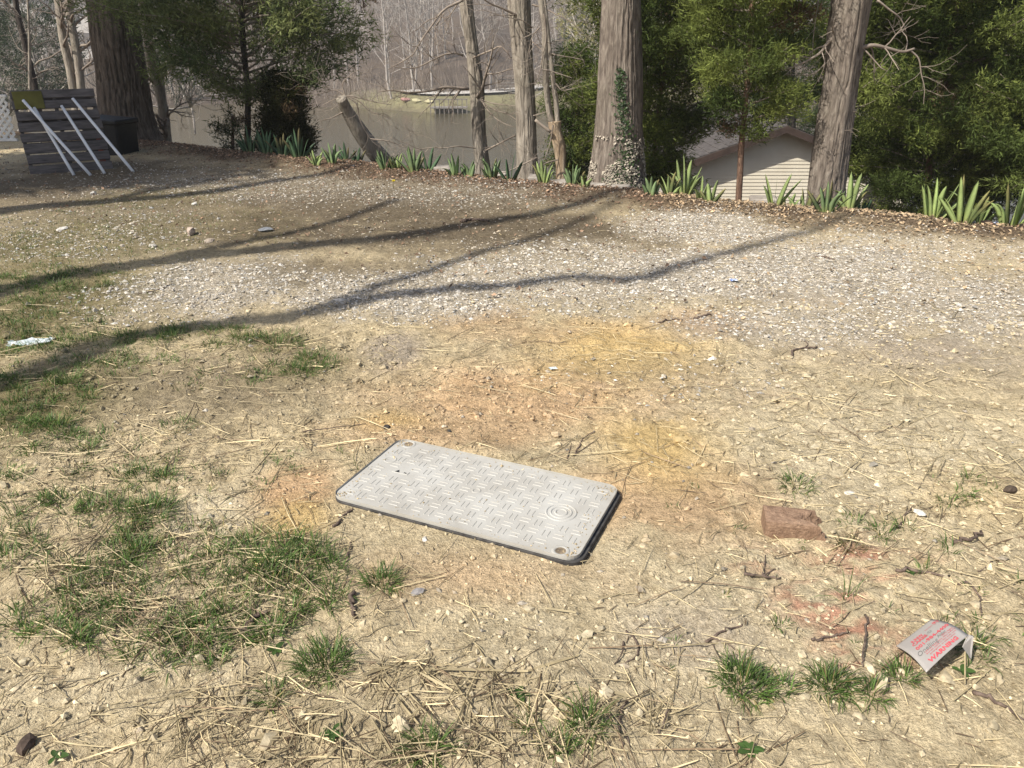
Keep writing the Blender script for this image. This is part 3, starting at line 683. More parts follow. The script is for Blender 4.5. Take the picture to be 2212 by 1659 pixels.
# ------------------------------------------------------------------ ivy and pale dried ivy on the thick trunk
def trunk_surface(P_, R_, Dz, z, th, off=0.0):
    """points on the outside of a trunk at heights z, angles th (0 = +x, -pi/2 = towards the camera)"""
    zz = P_[:, 2][::-1]; c = [np.interp(z, zz, P_[:, k][::-1]) for k in range(2)]; r = np.interp(z, zz, R_[::-1]) + off
    return np.stack([c[0]+r*np.cos(th), c[1]+r*np.sin(th), z], 1), np.stack([np.cos(th), np.sin(th), 0*th], 1)
def leaf_patch(P_, N_, size, cols, lift=0.25, aspect=0.8, down=0.5):
    n = len(P_); up = np.tile(np.array([0, 0, 1.0]), (n, 1)); side = np.cross(up, N_); side /= np.linalg.norm(side, axis=1)[:, None]
    ang = rng.normal(size=n)*0.7; a = side*np.cos(ang)[:, None] + up*np.sin(ang)[:, None]; b_ = -side*np.sin(ang)[:, None] + up*np.cos(ang)[:, None]
    t = N_*(lift+rng.uniform(0, 0.6, n))[:, None]
    s = size[:, None]; tip = P_ + (-b_*down*2 + t)*s
    V = np.stack([P_ + N_*0.2*s, P_ + (a*aspect - b_*0.5 + t*0.8)*s, tip, P_ + (-a*aspect - b_*0.5 + t*0.8)*s], 1).reshape(-1, 3)
    k = np.arange(n)[:, None]*4; T = np.concatenate([k+np.array([[0, 1, 2]]), k+np.array([[0, 2, 3]])])
    return V, T, np.repeat(cols, 4, 0)
b0 = np.array(oakD.location)
n = 620
z = rng.uniform(0.02, 1.25, n); zt = (z-0.02)/1.23
th = -pi/2 + 0.10 + 0.16*np.sin(z*4.0) - 0.05 + rng.normal(size=n)*(0.26*(1-zt)**1.2+0.09)
p, nn = trunk_surface(PD, RD, DD, z, th, 0.006)
cols = np.array((0.035, 0.062, 0.018))*rng.uniform(0.5, 1.6, (n, 1))*np.array([1, 1, 1])
V, T, c = leaf_patch(p-b0, nn, rng.uniform(0.010, 0.022, n), cols, 0.5, 0.9)
mb = MB(); mb.add(V, T); mb.C[-1] = c
iv = mb.build('ivy', M['pine'], oakD, False, None, True); iv['label'] = 'green ivy vine climbing the trunk'; iv['kind'] = 'stuff'
n = 3000
z = 0.62*rng.uniform(size=n)**1.3 - 0.05; th = -pi/2 + rng.uniform(-1.35, 1.35, n)
dens = fbm(th*3+5, z*5, 66, 3) + 0.12*np.sin(th+pi/2) - 0.25*np.abs(z-0.2); ok = dens > 0.42
z, th = z[ok], th[ok]; n = len(z)
p, nn = trunk_surface(PD, RD, DD, z, th, 0.004)
cols = np.array((0.50, 0.44, 0.35))*rng.uniform(0.55, 1.25, (n, 1))
V, T, c = leaf_patch(p-b0, nn, rng.uniform(0.008, 0.017, n), cols, 0.8, 0.9)
mb = MB(); mb.add(V, T); mb.C[-1] = c
iv = mb.build('dried_ivy', M['litter'], oakD, False, None, True); iv['label'] = 'pale dried ivy leaves crusting the base of the trunk'; iv['kind'] = 'stuff'

# ------------------------------------------------------------------ cream building below the bank
M['siding'] = noisy_mat('cream vinyl siding', (0.62, 0.56, 0.44), (0.72, 0.66, 0.53), 1.5, bstr=0, rough=0.6)
M['fascia'] = noisy_mat('brown fascia', (0.04, 0.028, 0.023), (0.075, 0.05, 0.04), 4, rough=0.8)
M['soffit'] = noisy_mat('dark soffit', (0.10, 0.075, 0.06), (0.15, 0.11, 0.09), 4)
M['shingle'] = noisy_mat('gray brown shingles', (0.05, 0.043, 0.04), (0.12, 0.105, 0.095), 9, bstr=0.5, bdist=0.01)
HY = 22.0
hL = at(1385, 430, HY); hR = at(1957, 420, HY); hx0, hx1 = hL[0], hR[0]; hcx = (hx0+hx1)/2
eave_z = at(1957, 386, HY)[2]; apex_z = at(1660, 276, HY)[2]; base_z = -6.0
he = empty('lakeside_building', (hcx, HY, base_z)); tag(he, 'cream-sided building with brown gable roof below the bank', 'building')
O = np.array([hcx, HY, base_z])
hw = (hx1-hx0)/2; H1 = eave_z-base_z; HA = apex_z-base_z
def wall_poly(): return None
# core walls (side and rear), then each course of siding on the gable
V = np.array([[-hw, 0.06, 0], [hw, 0.06, 0], [hw, 0.06, H1], [0, 0.06, HA], [-hw, 0.06, H1], [-hw, 9, 0], [hw, 9, 0], [hw, 9, H1], [0, 9, HA], [-hw, 9, H1]])
mobj('wall', V, [np.array([[1, 6, 7, 2], [0, 4, 9, 5], [3, 8, 9, 4], [2, 7, 8, 3]]), np.array([[0, 1, 2], [0, 2, 4], [4, 2, 3], [6, 5, 9], [6, 9, 7], [7, 9, 8]])], M['siding'], he, None, False)
pitch = 0.098; k = 0; zz = H1 - 16*pitch
while zz < HA - 0.02:
    z1 = min(zz+pitch, HA)
    def half(z_): return hw if z_ <= H1 else max(hw*(HA-z_)/(HA-H1), 0.0)
    a, b2 = half(zz), half(z1)
    V = np.array([[-a, -0.016, zz], [a, -0.016, zz], [b2, 0.0, z1], [-b2, 0.0, z1], [-a, 0.055, zz], [a, 0.055, zz], [b2, 0.055, z1], [-b2, 0.055, z1]])
    mobj('siding_board', V, np.array([[0, 1, 2, 3], [4, 7, 6, 5], [0, 4, 5, 1], [1, 5, 6, 2], [2, 6, 7, 3], [3, 7, 4, 0]]), M['siding'], he, None, False)
    zz += pitch
for sx in (-1, 1):
    mobj('corner_post', box_v(sx*hw-0.06, sx*hw+0.06, -0.045, 0.06, 0, H1), BOXQ, M['siding'], he, None, False)
M['shade_panel'] = noisy_mat('dark door', (0.035, 0.03, 0.028), (0.06, 0.052, 0.047), 3)  # dark panel added for the tree shade on the siding
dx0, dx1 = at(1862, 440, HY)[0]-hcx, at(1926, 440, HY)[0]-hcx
mobj('shade_panel', box_v(dx0, dx1, -0.03, 0.0, 0.3, H1-0.1), BOXQ, M['shade_panel'], he, None, False)
ov = 0.36; eo = 0.3; sl = (HA-H1)/hw
for sx in (-1, 1):
    x0, z0 = 0.0, HA+0.10; x1, z1 = sx*(hw+eo), HA+0.10-sl*(hw+eo)
    V = np.array([[x0, -ov, z0], [x1, -ov, z1], [x1, 9.4, z1], [x0, 9.4, z0], [x0, -ov, z0-0.09], [x1, -ov, z1-0.09], [x1, 9.4, z1-0.09], [x0, 9.4, z0-0.09]])
    r_ = mobj('roof', V, BOXQ, M['shingle'], he, None, False)
    # courses of shingles
    nC = 16
    for j in range(nC):
        t0, t1 = j/nC, (j+1)/nC
        xa, xb = x0+(x1-x0)*t0, x0+(x1-x0)*t1; za, zb = z0+(z1-z0)*t0, z0+(z1-z0)*t1
        V = np.array([[xa, -ov, za+0.004], [xb, -ov, zb+0.022], [xb, 9.4, zb+0.022], [xa, 9.4, za+0.004], [xb, -ov, zb+0.003], [xb, 9.4, zb+0.003]])
        mobj('shingle', V, np.array([[0, 1, 2, 3], [1, 4, 5, 2]]), M['shingle'], r_, None, False)
    V = np.array([[x0, -ov-0.03, z0-0.02], [x1, -ov-0.03, z1-0.02], [x1, -ov-0.004, z1-0.02], [x0, -ov-0.004, z0-0.02], [x0, -ov-0.03, z0-0.20], [x1, -ov-0.03, z1-0.20], [x1, -ov-0.004, z1-0.20], [x0, -ov-0.004, z0-0.20]])
    mobj('fascia', V, BOXQ, M['fascia'], he, None, False)
    V = np.array([[x0, -ov, z0-0.11], [x1, -ov, z1-0.11], [x1, -0.02, z1-0.11], [x0, -0.02, z0-0.11]])
    mobj('soffit', V, np.array([[0, 1, 2, 3]]), M['soffit'], he, None, False)

# ------------------------------------------------------------------ pallet, pipes, odds and ends on the left
M['pallet'] = noisy_mat('weathered boards', (0.065, 0.058, 0.055), (0.17, 0.15, 0.14), 5, (1, 1, 8), bstr=0.5)
M['moss'] = noisy_mat('mossy plywood', (0.085, 0.08, 0.02), (0.17, 0.155, 0.04), 5)
M['pvc'] = noisy_mat('white pipe', (0.70, 0.70, 0.70), (0.80, 0.80, 0.79), 3, bstr=0, rough=0.4, spec=0.4)
M['redwood'] = noisy_mat('red weathered board', (0.16, 0.05, 0.035), (0.33, 0.10, 0.07), 5)
M['black'] = noisy_mat('black plastic', (0.012, 0.012, 0.013), (0.03, 0.03, 0.03), 5, rough=0.5)
M['white'] = noisy_mat('white paint', (0.68, 0.67, 0.64), (0.82, 0.81, 0.78), 6, bstr=0.1, rough=0.6)
pBL, pBR = gnd(68, 379), gnd(243, 366)
ax = unit(pBR-pBL); pw = np.linalg.norm(pBR-pBL); back = np.array([-ax[1], ax[0], 0])
lean = radians(22); up = np.array([0, 0, 1])*cos(lean) + back*sin(lean); nrm = np.cross(ax, up)   # nrm faces the camera
ph = 1.03
pe = empty('pallet', pBL); tag(pe, 'weathered wooden pallet leaning back against the oak', 'pallet')
F = frame3((0, 0, 0), ax, up, nrm)
nb = 8; bh = 0.106; gap_ = (ph-nb*bh)/(nb-1)
for i in range(nb):
    y0 = i*(bh+gap_); V, Q, T = bbox_v(-0.01+rng.uniform(-.008, .008), pw+0.01+rng.uniform(-.008, .008), y0+rng.uniform(-.006, .006), y0+bh+rng.uniform(-.004, .004), -0.002, 0.018, 0.003)
    mobj('deck_board', F(V), [Q, T], M['pallet'], pe, None, False)
for i, xk in enumerate((0.0, pw/2-0.02, pw-0.04)):
    V, Q, T = bbox_v(xk, xk+0.04, 0.0, ph, -0.095, -0.004, 0.003); mobj('stringer', F(V), [Q, T], M['pallet'], pe, None, False)
for i in range(4):
    y0 = 0.02+i*(ph-0.14)/3; V, Q, T = bbox_v(0, pw, y0, y0+0.1, -0.115, -0.098, 0.003); mobj('back_board', F(V), [Q, T], M['pallet'], pe, None, False)
V, Q, T = bbox_v(0.012, 0.33, ph-0.235, ph-0.02, 0.020, 0.030, 0.003)
mo = mobj('patch_panel', F(V), [Q, T], M['moss'], pe, None, False); mo['label'] = 'yellow-green mossy panel at the top left'
pipes = [((50, 217), (196, 379), 'white plastic pipe crossing over its neighbour, leftmost top on the pallet'), ((74, 233), (160, 379), 'white plastic pipe on the pallet that lands farthest left'),
         ((133, 229), (226, 375), 'white plastic pipe down the middle of the pallet'), ((157, 213), (288, 371), 'white plastic pipe on the right that reaches past the pallet')]
for i, (t_, b_, lab) in enumerate(pipes):
    b_ = gnd(*b_, 0.02)
    # the top rests on the front of the leaning boards: intersect the sight line with the pallet plane
    off = 0.040 + (0.05 if i == 0 else 0)
    x_, fw, dn = _ray(*t_); d = np.array([x_, fw, -dn]); o_ = np.array([0, 0, CAM_H]); pl = pBL + nrm*off
    t3 = o_ + d*((pl-o_).dot(nrm)/d.dot(nrm))
    Pp = np.stack([b_ + (t3-b_)*s for s in np.linspace(0, 1, 5)]); V, Q, T = tube(Pp, np.full(5, 0.0185), 14, True)
    o = mobj('plastic_pipe', V, [Q, T], M['pvc'], None, loc=b_); tag(o, lab, 'pipe', 'white pipes leaning on the pallet')
# red board
rb = gnd(232, 365); rt = at(217, 292, 10.6)
axr = unit(rt-rb); sx_ = unit(np.cross(axr, [0, 1, 0])); nz_ = np.cross(axr, sx_)
if nz_[1] > 0: sx_, nz_ = -sx_, -nz_
V, Q, T = bbox_v(-0.055, 0.07, 0, np.linalg.norm(rt-rb), 0, 0.03, 0.004)
V[:, 0] *= 1 - 0.25*V[:, 1]/V[:, 1].max()
o = mobj('red_board', frame3((0, 0, 0), sx_, axr, nz_)(V) , [Q, T], M['redwood'], None, None, False); o.location = rb; tag(o, 'short faded red board leaning at the right end of the pallet', 'board')
# black bin by the trunk
bb = gnd(255, 338); V, Q, T = bbox_v(-0.30, 0.26, -0.2, 0.24, 0, 0.50, 0.02); V[:, 0] *= 1+0.1*V[:, 2]
mb = MB(); mb.add(V, T, Q); V, Q, T = bbox_v(-0.34, 0.30, -0.23, 0.27, 0.46, 0.525, 0.015); mb.add(V, T, Q)
o = mb.build('storage_bin', M['black'], None, False); o.location = bb + np.array([-0.18, 0.25, -0.02]); o.rotation_euler = (0, radians(3), radians(-14)); tag(o, 'black bin in deep shade between pallet and oak', 'bin')
# dark rock at the pallet's foot
# white lattice panel
le = empty('lattice_panel', at(0, 306, 13.2)*np.array([1, 1, 0])); tag(le, 'white diagonal lattice panel at the left edge behind the pallet', 'lattice')
lw, lh = 2.4, 0.66
for s in (-1, 1):
    for i in range(-7, 26):
        a0 = i*0.115
        # clip slat a0 + s*t to the panel
        if s > 0: p0 = max(a0, 0); q0 = min(a0+lh, lw); seg = [(p0, p0-a0), (q0, q0-a0)]
        else: p0 = max(a0, 0); q0 = min(a0+lh, lw); seg = [(p0, lh-(p0-a0)), (q0, lh-(q0-a0))]
        if q0-p0 < 0.03: continue
        A = np.array([seg[0][0]-lw+0.27, 0, seg[0][1]+0.02]); B = np.array([seg[1][0]-lw+0.27, 0, seg[1][1]+0.02]); dl = unit(B-A); w = np.array([-dl[2], 0, dl[0]])*0.02
        y0 = 0.0 if s > 0 else 0.009
        V = np.array([A-w, B-w, B+w, A+w]); V = np.vstack([V+[0, y0, 0], V+[0, y0+0.008, 0]])
        mobj('slat', V, np.array([[0, 1, 2, 3], [4, 7, 6, 5], [0, 4, 5, 1], [1, 5, 6, 2], [2, 6, 7, 3], [3, 7, 4, 0]]), M['white'], le, None, False)
for zz in (0.0, lh+0.02):
    V, Q, T = bbox_v(-lw+0.25, 0.29, -0.012, 0.03, zz, zz+0.04, 0.003); mobj('rail', V, [Q, T], M['white'], le, None, False)

# ------------------------------------------------------------------ edging stones along the bed
M['edging'] = noisy_mat('concrete edging', (0.24, 0.21, 0.18), (0.42, 0.38, 0.33), 7, bstr=0.6, bdist=0.01)
ed = [(1158, 398, 36, 'pinkish edging block beside the straight gray trunk'), (1210, 408, 34, 'edging block left of the ivy trunk behind the iris'), (1292, 414, 40, 'pale edging block at the left foot of the ivy trunk'),
      (1345, 417, 44, 'long edging block in front of the ivy trunk'), (1425, 428, 24, 'small edging stone just right of the ivy trunk'), (955, 375, 40, 'edging block against the water left of the slim tree'), (1080, 388, 34, 'edging block between the two slim trunks'), (1655, 445, 60, 'flat edging stone below the cream siding')]
for u, v, wpx, lab in ed:
    g = gnd(u, v); s = g[1]/_ray(u, v)[1]; w = wpx*s/2
    n_ = 5; mbk = MB(); V, Q, T = bbox_v(-w, w, -0.09, 0.09, -0.06, 0.075, 0.018); V = V + rng.normal(size=V.shape)*0.006; mbk.add(V, T, Q)
    o = mbk.build('edging_stone', M['edging'], None, False); o.location = g + np.array([0, 0.12, 0.0]); o.rotation_euler = (rng.uniform(-.06, .06), rng.uniform(-.05, .05), radians(rng.uniform(-14, -4))); tag(o, lab, 'edging', 'edging stones along the iris bed')

# ------------------------------------------------------------------ irises
def iris_leaf(length, width, lean_dir, lean0, curl, twist):
    n = 9; t = np.linspace(0, 1, n)
    ang = lean0 + curl*t**1.7; st = np.stack([np.sin(ang), np.cos(ang)], 1)*length/(n-1)
    r = np.concatenate([[0], np.cumsum(st[:-1, 0])]); z = np.concatenate([[0], np.cumsum(st[:-1, 1])])
    d = np.array([cos(lean_dir), sin(lean_dir), 0]); wv = np.array([-sin(lean_dir+twist), cos(lean_dir+twist), 0])
    c = r[:, None]*d + z[:, None]*np.array([0, 0, 1])
    w = width*np.clip(1.15*np.sin(np.clip(0.30+0.70*t, 0, 1)*pi)**0.55, 0, None)*np.where(t > 0.98, 0.02, 1)
    fold = np.cross(wv, [0, 0, 1])*0.05
    V = np.concatenate([c - wv*w[:, None]/2, c + fold*w[:, None], c + wv*w[:, None]/2, c + fold*w[:, None] - np.cross(wv, [0, 0, 1])*0.0006])
    Q = []
    for i in range(n-1):
        Q += [[i, n+i, n+i+1, i+1], [n+i, 2*n+i, 2*n+i+1, n+i+1], [3*n+i, i, i+1, 3*n+i+1], [2*n+i, 3*n+i, 3*n+i+1, 2*n+i+1]]
    return V, np.array(Q), np.tile(t, 4)
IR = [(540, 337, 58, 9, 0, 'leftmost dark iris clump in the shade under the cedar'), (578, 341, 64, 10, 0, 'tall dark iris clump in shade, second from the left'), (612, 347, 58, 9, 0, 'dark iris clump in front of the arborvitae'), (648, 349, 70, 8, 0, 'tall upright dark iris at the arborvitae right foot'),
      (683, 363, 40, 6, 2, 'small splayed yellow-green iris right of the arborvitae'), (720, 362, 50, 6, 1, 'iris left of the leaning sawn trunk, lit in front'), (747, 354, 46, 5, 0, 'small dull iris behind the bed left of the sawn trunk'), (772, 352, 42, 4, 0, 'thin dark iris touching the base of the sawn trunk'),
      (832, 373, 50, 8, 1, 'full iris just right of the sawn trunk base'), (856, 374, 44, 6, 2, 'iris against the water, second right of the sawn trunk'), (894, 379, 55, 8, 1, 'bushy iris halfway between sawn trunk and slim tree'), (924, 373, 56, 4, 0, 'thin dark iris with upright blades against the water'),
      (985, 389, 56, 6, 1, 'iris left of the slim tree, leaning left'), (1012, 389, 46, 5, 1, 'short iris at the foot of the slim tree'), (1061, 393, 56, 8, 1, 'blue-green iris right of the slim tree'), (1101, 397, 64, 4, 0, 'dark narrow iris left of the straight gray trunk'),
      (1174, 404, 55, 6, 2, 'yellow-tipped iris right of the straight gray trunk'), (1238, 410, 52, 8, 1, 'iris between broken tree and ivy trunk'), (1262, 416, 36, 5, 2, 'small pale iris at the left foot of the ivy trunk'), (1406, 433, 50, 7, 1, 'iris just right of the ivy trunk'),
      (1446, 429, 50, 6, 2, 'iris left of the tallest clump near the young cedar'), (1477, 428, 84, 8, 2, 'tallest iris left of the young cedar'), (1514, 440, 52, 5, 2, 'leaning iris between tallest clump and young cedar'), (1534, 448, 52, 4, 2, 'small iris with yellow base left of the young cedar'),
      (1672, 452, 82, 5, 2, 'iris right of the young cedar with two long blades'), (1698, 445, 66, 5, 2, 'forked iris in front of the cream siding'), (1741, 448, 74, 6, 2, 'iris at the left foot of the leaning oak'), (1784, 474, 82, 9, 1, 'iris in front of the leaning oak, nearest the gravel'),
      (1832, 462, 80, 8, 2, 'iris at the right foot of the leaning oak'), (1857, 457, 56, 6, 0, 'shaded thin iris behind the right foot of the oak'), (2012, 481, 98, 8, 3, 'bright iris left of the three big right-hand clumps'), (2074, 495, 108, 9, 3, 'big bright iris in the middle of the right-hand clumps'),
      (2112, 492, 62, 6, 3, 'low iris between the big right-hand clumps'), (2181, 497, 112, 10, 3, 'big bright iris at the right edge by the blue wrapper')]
TINT = {0: (0.11, 0.19, 0.10), 1: (0.26, 0.36, 0.17), 2: (0.40, 0.50, 0.20), 3: (0.46, 0.58, 0.22)}  # darkest tint: shade on the left clumps is put into the leaf colour
for u, v, hp, nl, tk, lab in IR:
    g = gnd(u, v); s = g[1]/_ray(u, v)[1]; h = hp*s*1.0; g[2] = float(lot_h(np.array([g[0]]), np.array([g[1]]))[0]) - 0.015
    e = empty('iris', g); tag(e, lab, 'iris', 'irises along the edge of the lot')
    fan = rng.uniform(-0.5, 0.5)
    for i in range(nl):
        f = (i+0.5)/nl*2-1; L = h*rng.uniform(0.7, 1.08)*(1-0.22*abs(f)); side = 0.0 if f > 0 else pi
        V, Q, t = iris_leaf(L, rng.uniform(0.036, 0.054)*(0.7+0.8*min(h, .45)), side+fan+rng.normal()*0.35, abs(f)*rng.uniform(0.30, 0.80), (rng.uniform(1.2, 2.0) if rng.uniform() < 0.13 else rng.uniform(0.0, 0.45)*(0.3+abs(f))), rng.normal()*0.3+ (pi/2 if rng.uniform() < .8 else 0))
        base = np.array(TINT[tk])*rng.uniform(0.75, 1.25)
        cc = base[None, :]*(1-0.0*t[:, None]) ; yb = np.clip(1-t*3.2, 0, 1)[:, None]*(0.6 if tk else 0.25)
        cc = cc*(1-yb) + np.array((0.42, 0.42, 0.12))*yb
        if rng.uniform() < 0.22: cc = cc*0.4 + np.array((0.30, 0.20, 0.09))*np.clip(t*1.5-0.6, 0, 1)[:, None]
        V = V + np.array([f*0.045*h/0.3, rng.uniform(-.03, .03), 0])
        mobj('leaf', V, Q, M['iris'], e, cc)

# ------------------------------------------------------------------ far woods across the lake
def bare_tree(seed, H, r0, nl, simple=False):
    st = rng.bit_generator.state; out = []
    n = 9; P_ = np.zeros((n, 3)); P_[:, 2] = np.linspace(0, H, n); P_[1:, :2] = np.cumsum(rng.normal(size=(n-1, 2))*H*0.012, 0)
    out.append((P_, np.linspace(r0, r0*0.15, n)))
    for i in range(nl):
        t = 0.12 + 0.86*rng.uniform()**0.8; k = t*(n-1); i0 = min(int(k), n-2); q = P_[i0]+(P_[i0+1]-P_[i0])*(k-i0)
        az = rng.uniform(0, 2*pi); L = H*(0.34*(1-t)+0.07)*rng.uniform(.6, 1.3)
        grow(q, [cos(az), sin(az), rng.uniform(0.3, 1.1)], L, r0*(1-t)*0.4+0.012, 1 if simple else 2, out, 0.25, 0.2, (2, 4), 5, 0.6, 0.022 if simple else 0.016)
    mb = MB()
    for Pp, Rr in out:
        V, Q, T = tube(Pp, Rr, 5 if Rr[0] > 0.06 else 3, False); mb.add(V, T, Q)
    return mb
protos = [bare_tree(i, rng.uniform(11, 17), rng.uniform(0.13, 0.24), 15) for i in range(5)]
pmesh = []
for mb in protos:
    pmesh.append(make_mesh('distant_tree', np.concatenate(mb.V), [np.concatenate(mb.Q)], M['bark_far']))
FT = []
for k in range(60):
    xx = rng.uniform(-72, 62); ee = rng.uniform(2.0, 22) if rng.uniform() < .75 else rng.uniform(12, 40)
    if -14 < xx < 14 and ee < 8 and rng.uniform() < 0.6: ee += 10
    yy = float(shore_y(np.array(xx))+ee); FT.append((xx, yy))
def _u(xx, yy): return 1106 + xx/yy*FPX*1.062
REFS = [(300, 'the massive oak'), (500, 'the drooping cedar'), (700, 'the arborvitae'), (790, 'the leaning sawn trunk'), (1025, 'the slim lakeside tree'), (1135, 'the straight gray trunk'), (1200, 'the broken tree'), (1290, 'the ivy trunk')]
ORDW = ['first', 'second', 'third', 'fourth', 'fifth', 'sixth', 'seventh', 'eighth', 'ninth', 'tenth', 'eleventh', 'twelfth', 'thirteenth', 'fourteenth', 'fifteenth', 'sixteenth', 'seventeenth', 'eighteenth', 'nineteenth', 'twentieth']
FT = sorted([q for q in FT if 300 < _u(*q) < 470 or 690 < _u(*q) < 1290], key=lambda q: _u(*q)); cnt = {}
for k, (xx, yy) in enumerate(FT):
    ri = max(i for i, r in enumerate(REFS) if r[0] < _u(xx, yy)); cnt[ri] = cnt.get(ri, 0)+1
    far_label = 'bare tree across the lake, %s to the right of %s' % (ORDW[cnt[ri]-1], REFS[ri][1])
    o = bpy.data.objects.new('distant_tree', pmesh[k % 5]); o.location = (xx, yy, float(land_h(np.array(xx), np.array(yy)))-0.1)
    o.rotation_euler = (rng.normal()*0.04, rng.normal()*0.04, rng.uniform(0, 6.28)); o.scale = (1, 1, rng.uniform(0.8, 1.25)); link(o)
    tag(o, far_label, 'tree', 'bare trees on the far shore')
# the wood behind them, one mass
wp = [bare_tree(i, rng.uniform(9, 16), rng.uniform(0.09, 0.2), 8, True) for i in range(5)]
wv = [(np.concatenate(m_.V), np.concatenate(m_.Q)) for m_ in wp]
mb = MB()
for k in range(330):
    xx = rng.uniform(-150, 140); ee = rng.uniform(10, 110)
    yy = float(shore_y(np.array(xx))+ee); V, Q = wv[k % 5]; a = rng.uniform(0, 6.28); s = rng.uniform(0.7, 1.25)
    R_ = np.array([[cos(a), -sin(a), 0], [sin(a), cos(a), 0], [0, 0, 1]])
    mb.add((V*s) @ R_.T + np.array([xx, yy, float(land_h(np.array(xx), np.array(yy)))-0.1]), None, Q)
o = mb.build('far_woods', M['bark_far'], None, False); tag(o, 'bare gray woods covering the hillside across the lake', 'woods', kind='stuff')
# undergrowth: thin stems and brush along the far bank and the left slope
mb = MB()
n = 9000; xx = rng.uniform(-95, 90, n); ee = np.abs(rng.normal(size=n))*16 + 0.5; yy = shore_y(xx)+ee; zz = land_h(xx, yy)
keep = ~((np.abs(xx) < 16) & (ee < 9)); xx, yy, zz = xx[keep], yy[keep], zz[keep]; n = len(xx)
hgt = rng.uniform(0.8, 3.6, n); lx = rng.normal(size=n)*0.35*hgt; ly = rng.normal(size=n)*0.35*hgt; w = rng.uniform(0.015, 0.04, n)
B_ = np.stack([xx, yy, zz-0.05], 1); Tp = B_ + np.stack([lx, ly, hgt], 1)
V = np.stack([B_+np.stack([-w, 0*w, 0*w], 1), B_+np.stack([w, 0*w, 0*w], 1), B_+np.stack([0*w, w*1.5, 0*w], 1), Tp], 1).reshape(-1, 3)
k = np.arange(n)[:, None]*4; T = np.concatenate([k+np.array([[0, 1, 3]]), k+np.array([[1, 2, 3]]), k+np.array([[2, 0, 3]])])
mb.add(V, T); o = mb.build('undergrowth', M['twig'], None, False); tag(o, 'leafless brush and saplings along the far bank', 'brush', kind='stuff')
# gravel road, yellow bush, dock and small boats over there
def ribbon(pts, w, lift):
    P_ = smooth_path(np.array(pts, float), 40); d = np.gradient(P_, axis=0); nrm_ = np.stack([-d[:, 1], d[:, 0]], 1); nrm_ /= np.linalg.norm(nrm_, axis=1)[:, None]
    L = P_-nrm_*w/2; R_ = P_+nrm_*w/2; A = np.concatenate([L, R_]); z = np.concatenate([land_h(L[:, 0], L[:, 1]), land_h(R_[:, 0], R_[:, 1])]); z = np.maximum(z, land_h(*np.concatenate([P_, P_]).T)) + lift
    n_ = len(P_); i = np.arange(n_-1); return np.column_stack([A, z]), np.stack([i, n_+i, n_+i+1, i+1], 1)
M['road'] = noisy_mat('pale gravel road', (0.40, 0.37, 0.33), (0.55, 0.52, 0.47), 2, bstr=0)
sy = lambda q: float(shore_y(np.array(float(q))))
V, Q = ribbon([(-15, sy(-15)+12), (-10, sy(-10)+11), (-4, sy(-4)+11), (4, sy(4)+13), (12, sy(12)+20), (16, sy(16)+32), (13, sy(13)+48)], 3.4, 0.18)
o = mobj('road', V, Q, M['road']); tag(o, kind='structure')
M['kayak_red'] = noisy_mat('red plastic', (0.42, 0.22, 0.19), (0.5, 0.28, 0.24), 3, bstr=0); M['kayak_yel'] = noisy_mat('yellow plastic', (0.48, 0.43, 0.25), (0.55, 0.5, 0.3), 3, bstr=0)
def small_boat(u, lab, mat, L=2.6, rz=0.4):
    xx = at(u, 220, 112)[0]; yy = sy(xx)+3.0; n_ = 13; t = np.linspace(-1, 1, n_); prof = np.sqrt(np.clip(1-t**2, 0.01, 1)); V = []
    for ti, pr in zip(t, prof):
        for a in (0, .25, .5, .75, 1.0): V.append([ti*L/2, cos(pi*a)*0.36*pr, -sin(pi*a)*0.28*pr+0.30])
        V.append([ti*L/2, 0, 0.22])
    V = np.array(V); Q = []
    for i in range(n_-1):
        for j in range(6): Q.append([i*6+j, i*6+(j+1) % 6, (i+1)*6+(j+1) % 6, (i+1)*6+j])
    o = mobj('rowing_boat', V, np.array(Q), mat); o.location = (xx, yy, float(land_h(np.array(xx), np.array(yy)))); o.rotation_euler = (0.5, 0, rz); tag(o, lab, 'boat', 'small boats on the far bank')
small_boat(888, 'small red boat pulled up on the far bank', M['kayak_red'], 1.7, 0.9); small_boat(914, 'small yellow boat lying right of the red one across the lake', M['kayak_yel'], 1.3, 0.5); small_boat(942, 'yellow boat nearest the far-shore trees, right of its twin', M['kayak_yel'], 1.3, 0.2)
# stairs/dock rail across the lake
e = empty('timber_steps', (0, 0, 0)); xx = at(1100, 200, 116)[0]; yy = sy(xx)+8; z0 = float(land_h(np.array(xx), np.array(yy))); e.location = (xx, yy, z0); tag(e, 'stack of timber steps on the far bank between the slim trunks', 'steps')
M['timber'] = noisy_mat('gray timber', (0.16, 0.14, 0.12), (0.28, 0.25, 0.22), 2, bstr=0)
for i in range(6): mobj('step', box_v(-1.6, 1.6, i*0.45, i*0.45+0.40, i*0.42+0.10, i*0.42+0.22), BOXQ, M['timber'], e, None, False)
for sx in (-1, 1): mobj('post', box_v(sx*1.75-0.08, sx*1.75+0.08, 0.2, 0.36, 0, 3.0), BOXQ, M['timber'], e, None, False)
e = empty('timber_dock', (0, 0, 0)); xx = at(985, 214, 112)[0]; yy = sy(xx)-1.0; e.location = (xx, yy, LAKE_Z); tag(e, 'small railed dock at the water line across the lake', 'dock')
mobj('deck', box_v(-2.2, 2.2, 0, 3.0, 0.60, 0.68), BOXQ, M['timber'], e, None, False)
for i in range(9): mobj('post', box_v(-2.2+i*0.55-0.05, -2.2+i*0.55+0.05, 0.0, 0.1, -0.6, 1.75), BOXQ, M['timber'], e, None, False)
mobj('rail', box_v(-2.3, 2.3, -0.04, 0.0, 1.6, 1.72), BOXQ, M['timber'], e, None, False)
